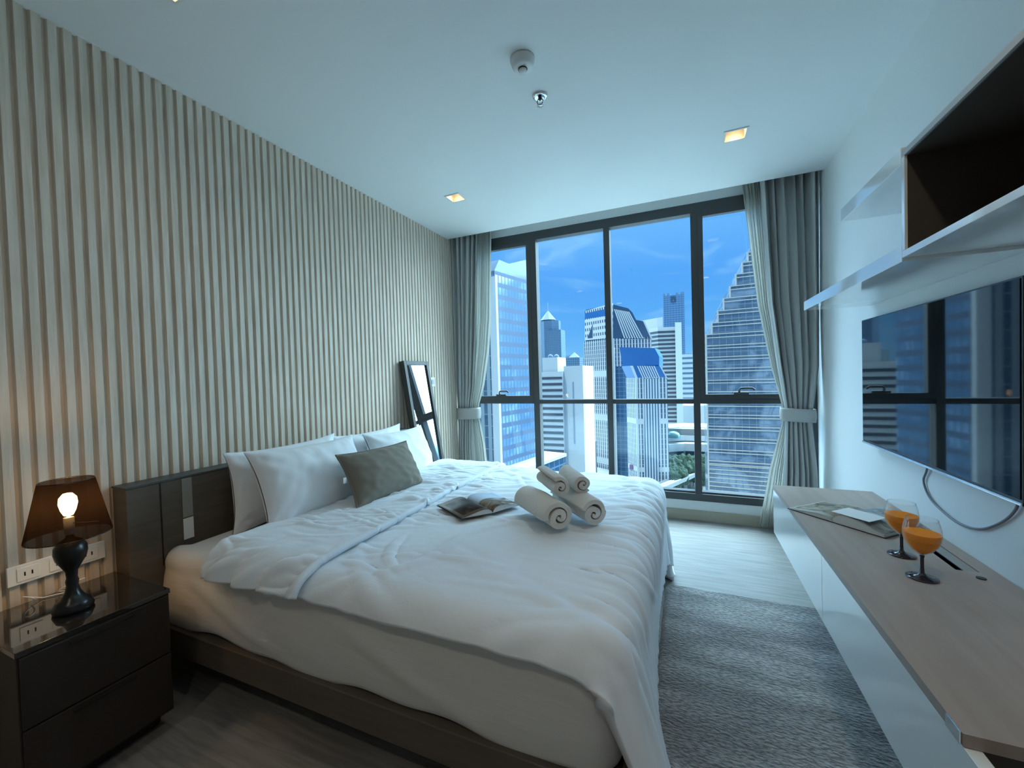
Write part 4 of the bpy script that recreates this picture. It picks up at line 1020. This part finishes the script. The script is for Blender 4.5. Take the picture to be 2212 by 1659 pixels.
# left face upper wall and blue strip
offL = Vector(((cA - cl_).y, -(cA - cl_).x, 0)).normalized() * 0.5
up_ = [plane_pt(cl_, cA, px, py) for px, py in ((1264, 735), (1322, 731), (1322, 655), (1264, 672))]
MB().extrude([p + offL for p in up_], -offL * 4).build('upper_wall', M['c_A2'], t)
q = [plane_pt(cl_, cA, px, py) + offL * 1.5 for px, py in ((1264.5, 689), (1322, 680), (1322, 665), (1264.5, 677))]
MB().extrude(q, -offL * 0.4).build('blue_sign_band', M['c_blue'], t)
q = [plane_pt(cl_, cA, px, py) + offL * 1.4 for px, py in ((1270, 731), (1281, 730), (1281, 700))]
MB().extrude(q, -offL * 0.4).build('gable_window', M['c_slate'], t)

# --- blue glass block
D = 372
t = thing('blue_glass_block', (*P2(1376, D), GZ), 'dark blue glass block with bright blue sloping roof between the two white towers', 'building')
a_, b_ = Vector(P2(1329, D)), Vector(P2(1424, D)); bv = Vector((2, 26))
m_ = Vector(P2(1347, D - 1.0))
MB().prism([tuple(a_), tuple(m_), tuple(b_), tuple(b_ + bv), tuple(a_ + bv)], GZ, zat(1376, 790, D)).build('body', M['c_blue2'], t)
q = [plane_pt(m_, b_, px, py) for px, py in ((1345, 791), (1424, 791), (1424, 770), (1414, 752), (1338, 750))]
MB().extrude(q, Vector((bv.x, bv.y, 0)) * 0.95).build('sloping_roof', M['c_blue'], t)
MB().box(P2(1326, D - 3)[0], P2(1330, D - 3)[0], D - 3, D - 1, GZ, zat(1328, 751, D)).build('corner_strip', M['c_white'], t)

# --- front white tower
D = 330
t = thing('white_striped_tower', (*P2(1375, D), GZ), 'white tower of narrow vertical stripes with sloping striped top, in front of the blue block', 'building')
cA = Vector(P2(1375, D)); cl_ = Vector(P2(1353, D + 14)); cr_ = Vector(P2(1442, D + 7)); bk_ = cl_ + (cr_ - cA)
zE = zat(1375, 816, D)
MB().prism([tuple(cA), tuple(cr_), tuple(bk_), tuple(cl_)], GZ, zE).build('body', M['c_C'], t)
back = Vector(((cl_ - cA).x, (cl_ - cA).y, 0))
q = [plane_pt(cA, cr_, px, py) for px, py in ((1375, 817), (1441.5, 816), (1427, 791), (1363, 790))]
MB().extrude(q, back * 0.95).build('sloping_top', M['c_blue'], t)
off = Vector(((cr_ - cA).y, -(cr_ - cA).x, 0)).normalized() * 0.5
fn = MB()
for k in range(9):
    xa, xb = 1376 + k * 5.0, 1388 + k * 5.0
    if k == 8: xa, xb = 1424.5, 1439
    q = [plane_pt(cA, cr_, xx, yy) + off for xx, yy in ((xb, 817), (xb + 2.6, 817), (xa + 2.6, 790.5), (xa, 790.5))]
    fn.extrude(q, -off * 0.9)
q = [plane_pt(cA, cr_, xx, yy) + off for xx, yy in ((1373, 818), (1378, 818), (1367, 790), (1362, 790))]
fn.extrude(q, -off * 0.9); fn.build('top_fins', M['c_white'], t)
q = [plane_pt(cA, cr_, xx, yy) + off * 0.8 for xx, yy in ((1392, 1300), (1424, 1300), (1424, 818), (1392, 818))]
MB().extrude(q, -off * 0.7).build('striped_bay', M['c_C2'], t)
MB().prism([tuple(cA + Vector((-0.6, -0.7))), tuple(cA + Vector((1.1, -0.4))), tuple(cA + Vector((1.1, 1))), tuple(cA + Vector((-0.6, 1)))], GZ, zE).build('corner_column', M['c_white'], t)
offL = Vector(((cA - cl_).y, -(cA - cl_).x, 0)).normalized() * 0.5
q = [plane_pt(cl_, cA, xx, yy) + offL for xx, yy in ((1361, 1013), (1368, 1014), (1368, 1004), (1361, 1003))]
MB().extrude(q, -offL * 0.5).build('purple_sign', M['c_purple'], t)

# --- banded office behind
D = 520
t = thing('banded_office_tower', (*P2(1420, D), GZ), 'white office tower with stacked dark window bands right of the striped towers', 'building')
cA = Vector(P2(1424, D)); cl_ = Vector(P2(1375, D + 30)); cr_ = Vector(P2(1468, D + 6)); bk_ = cl_ + (cr_ - cA)
MB().prism([tuple(cA), tuple(cr_), tuple(bk_), tuple(cl_)], zat(1424, 926, D), zat(1424, 707, D)).build('body', M['c_white'], t)
MB().prism([tuple(cA.lerp(bk_, 0.15)), tuple(cr_.lerp(cA, 0.75)), tuple(bk_.lerp(cl_, .3)), tuple(cl_)], zat(1424, 707, D), zat(1413, 686, D)).build('roof_block', M['c_white'], t)
ce_ = Vector(P2(1461, D + 3)); MB().prism([tuple(ce_), tuple(Vector(P2(1475, D + 8))), tuple(Vector(P2(1475, D + 20))), tuple(Vector(P2(1461, D + 16)))], GZ, zat(1468, 695, D)).build('stair_tower', M['c_white'], t)
MB().prism([tuple(cA + Vector((-2, -2))), tuple(cr_ + Vector((5, -2))), tuple(bk_), tuple(cl_ + Vector((-2, 0)))], GZ, zat(1424, 928, D)).build('base', M['c_white'], t)
sh_ = 0.25
for k in range(24):
    y_ = 718 + k * 8.75
    if y_ > 918: break
    z1 = zat(1424, y_ - 2.6, D); z0 = zat(1424, y_ + 2.0, D)
    nl = Vector(((cA - cl_).y, -(cA - cl_).x)).normalized() * 0.4; nr = Vector(((cr_ - cA).y, -(cr_ - cA).x)).normalized() * 0.4
    MB().prism([tuple(cA + (nl + nr) * 0.6), tuple(cr_ + nr), tuple(cr_), tuple(cA), tuple(cl_), tuple(cl_ + nl)], z0, z1).build('window_band', M['c_band'], t)

# --- far blue tower with emblem
D = 1000
t = thing('far_blue_tower', (*P2(1459, D), GZ), 'distant plain blue tower with square emblem near its notched top', 'building')
xa, xb = P2(1437, D)[0], P2(1482, D)[0]
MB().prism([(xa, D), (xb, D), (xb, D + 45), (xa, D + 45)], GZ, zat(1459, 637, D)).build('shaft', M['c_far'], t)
pr_ = MB()
for a1, a2 in ((1437, 1442), (1445, 1451), (1464, 1470), (1474, 1482)):
    pr_.box(P2(a1, D)[0], P2(a2, D)[0], D, D + 45, zat(1459, 637, D), zat(1459, 632, D))
pr_.build('parapet', M['c_far'], t)
eb = MB(); ex0, ex1, ez0, ez1 = P2(1453, D)[0], P2(1464, D)[0], zat(1458, 653, D), zat(1458, 640, D); w_ = 1.8
eb.box(ex0, ex0 + w_, D - 1, D - 0.1, ez0, ez1).box(ex1 - w_, ex1, D - 1, D - 0.1, ez0, ez1).box(ex0 + w_, ex1 - w_, D - 1, D - 0.1, ez1 - w_, ez1).box(ex0 + w_, ex1 - w_, D - 1, D - 0.1, ez0, ez0 + w_)
eb.box((ex0 + ex1) / 2 - 3.4, (ex0 + ex1) / 2 - 1.8, D - 1, D - 0.1, ez0 + 3, ez1 - 4).box((ex0 + ex1) / 2 + 1.8, (ex0 + ex1) / 2 + 3.4, D - 1, D - 0.1, ez0 + 3, ez1 - 4).box((ex0 + ex1) / 2 - 1.8, (ex0 + ex1) / 2 + 1.8, D - 1, D - 0.1, ez1 - 5.5, ez1 - 4)
eb.build('emblem', M['c_slate'], t)

# --- lower white buildings right of it
D = 700
o = MB().prism([(P2(1471, D)[0], D), (P2(1530, D)[0], D), (P2(1530, D)[0], D + 40), (P2(1471, D)[0], D + 40)], GZ, zat(1490, 764, D)).build('low_white_block', M['c_lowband'], None)
tag(o, 'low white block with thin dark stripes left of the right window mullion', 'building')
D = 560
o = MB().prism([(P2(1472, D)[0], D), (P2(1560, D)[0], D), (P2(1560, D)[0], D + 40), (P2(1472, D)[0], D + 40)], GZ, zat(1490, 876, D)).build('white_annex', M['c_white'], None)
tag(o, 'plain white low building below the striped white block, under the transom', 'building')
# --- shopping centre with terraces and green dome
D = 400
t = thing('terraced_building', (*P2(1480, D), GZ), 'low terraced building with white parapets and a green domed skylight', 'building')
def ybox(mb, pa, pb, Da, Db, z0, z1, dep=30):
    a, b = P2(pa, Da), P2(pb, Db); mb.prism([a, b, (b[0], b[1] + dep), (a[0], a[1] + dep)], z0, z1)
for (y0_, y1_, off_) in ((958, 974, 0), (941, 952, 10), (922, 934, 24)):
    mb = MB(); ybox(mb, 1430, 1478, D - 12 + off_, D + off_, zat(1478, y1_, D + off_), zat(1478, y0_, D + off_)); ybox(mb, 1478, 1560, D + off_, D + off_, zat(1478, y1_, D + off_), zat(1478, y0_, D + off_)); mb.build('parapet', M['c_white'], t)
mb = MB(); ybox(mb, 1430, 1478, D - 10, D + 2, GZ, zat(1478, 965, D)); ybox(mb, 1478, 1560, D + 2, D + 2, GZ, zat(1478, 965, D)); mb.build('lower_wall', M['c_slate'], t)
mb = MB(); ybox(mb, 1432, 1560, D + 12, D + 12, GZ, zat(1478, 926, D + 14)); mb.build('roof_deck', M['c_conc'], t)
MB().lathe([(6.5, 0), (6.2, 2.2), (4.8, 4.2), (2.5, 5.4), (0, 5.8)], (P2(1452, D - 4)[0], D + 2, zat(1452, 945, D)), 16).build('dome', M['c_dome'], t, smooth=True)
# --- brown blocks low behind the second bay
D = 300
o = MB(); ybox(o, 1246, 1268, D, D, GZ, zat(1255, 965, D)); o = o.build('low_grey_block', M['c_brown'], None)
tag(o, 'low grey building at the foot of the blank white wall', 'building')

# --- elevated railway
t = thing('railway_viaduct', (*P2(1470, 300), GZ), 'elevated railway viaduct running past the towers low in the third window bay', 'viaduct')
def onz(px, py, z): r = ray(px, py); s = (z - CAM_H) / r.z; return Vector((r.x * s, r.y * s, z))
za_ = -84
pa, pb = onz(1400, 1062, za_), onz(1545, 1000, za_); dd_ = (pb - pa).normalized(); nn_ = Vector((-dd_.y, dd_.x, 0)); pa = pa - dd_ * 60; pb = pb + dd_ * 160
def strip(mb, w0, w1, z0, z1):
    a, b, c, d__ = pa + nn_ * w0, pb + nn_ * w0, pb + nn_ * w1, pa + nn_ * w1
    mb.prism([(a.x, a.y), (b.x, b.y), (c.x, c.y), (d__.x, d__.y)], z0, z1); return mb
strip(MB(), -4.5, 4.5, za_ - 2, za_ - 0.4).build('deck', M['c_conc'], t)
for w0 in (-4.6, 4.2): strip(MB(), w0, w0 + 0.4, za_ - 0.4, za_ + 1.0).build('parapet', M['c_conc'], t)
for w0 in (-2.8, -1.4, 1.0, 2.4): strip(MB(), w0, w0 + 0.35, za_ - 0.4, za_ - 0.1).build('rail', M['c_rail'], t)
L_ = (pb - pa).length
for k in range(int(L_ / 28)):
    c_ = pa + dd_ * (k * 28 + 8); MB().box(c_.x - 1.2, c_.x + 1.2, c_.y - 1.2, c_.y + 1.2, GZ, za_ - 2).build('pier', M['c_conc'], t)
# --- trees
def tree(px, py, D, r, seed, label):
    rg = np.random.RandomState(seed); c = at(px, py, D)
    root = thing('street_tree', (c.x, c.y, GZ), label, 'tree', 'trees by the viaduct')
    P = []; nf = noise_field(seed, 10, 2, 9)
    for i in range(25):
        th = 2 * math.pi * i / 24; row = []
        for j in range(17):
            ph = math.pi * j / 16; rr = r * (1 + 0.22 * float(nf(3 * math.cos(th) * math.sin(ph), 3 * math.cos(ph) + 2 * math.sin(th) * math.sin(ph))))
            row.append((c.x + rr * math.sin(ph) * math.cos(th), c.y + rr * math.sin(ph) * math.sin(th), c.z - r + rr * 1.15 * math.cos(ph)))
        P.append(row)
    MB().grid(P).build('crown', M['c_tree'], root, smooth=True)
    MB().tube([(c.x, c.y, GZ), (c.x, c.y, c.z - r * 1.2)], 0.5, 8).build('trunk', M['c_conc'], root)
TS = [(1446, 1002, 352, 7), (1455, 990, 372, 8), (1463, 1005, 360, 7.5), (1468, 985, 385, 8), (1476, 1000, 368, 8), (1484, 985, 385, 8), (1490, 1000, 372, 7.5), (1452, 1016, 345, 7), (1469, 1012, 350, 6.5), (1497, 988, 384, 8), (1516, 1004, 372, 8), (1440, 988, 366, 8), (1522, 985, 385, 8)]
for i, (px, py, D, r) in enumerate(TS): tree(px, py, D, r, 40 + i, 'dark green tree in the clump between striped tower and viaduct')

# --- stepped glass tower on the right
D = 230
t = thing('stepped_glass_tower', (*P2(1560, D), GZ), 'stepped glass tower with white horizontal ledges behind the right casement', 'building')
xr_ = P2(1760, D - 3)[0] + 6
steps_ = [(1527, 722), (1540, 697), (1553, 671), (1566, 644), (1580, 618), (1593, 592), (1607, 567), (1619, 545), (1632, 520), (1645, 495)]
yslope = 0.06
def jf(x): return D - (x - P2(1527, D)[0]) * yslope
zprev = GZ
for i, (px, py) in enumerate(steps_):
    x_ = P2(px, D)[0]; z_ = zat(px, py, D)
    MB().prism([(x_, jf(x_)), (xr_, jf(xr_)), (xr_, D + 40), (x_, D + 40)], zprev, z_).build('tier', M['c_jewel'], t)
    if i:
        pass
    MB().box(x_ - 0.25, x_ + 0.45, jf(x_) - 0.3, jf(x_) + 0.4, zprev, z_).build('corner_post', M['c_jwhite'], t)
    zprev = z_
def ledge(px, py, h=0.42):
    x_ = P2(px, D)[0] - 0.3; z_ = zat(px, py, D)
    MB().prism([(x_, jf(x_) - 0.35), (xr_, jf(xr_) - 0.35), (xr_, jf(xr_) + 0.3), (x_, jf(x_) + 0.3)], z_ - h, z_).build('ledge', M['c_jwhite'], t)
for px, py in steps_[:9]: ledge(px, py); ledge(px, py + 7.5)
yy = 722 + 24.5
k = 0
while yy < 1060:
    ledge(1527, yy)
    if yy < 995: ledge(1527, yy + 6.3)
    yy += 24.7 if yy < 985 else 9.0
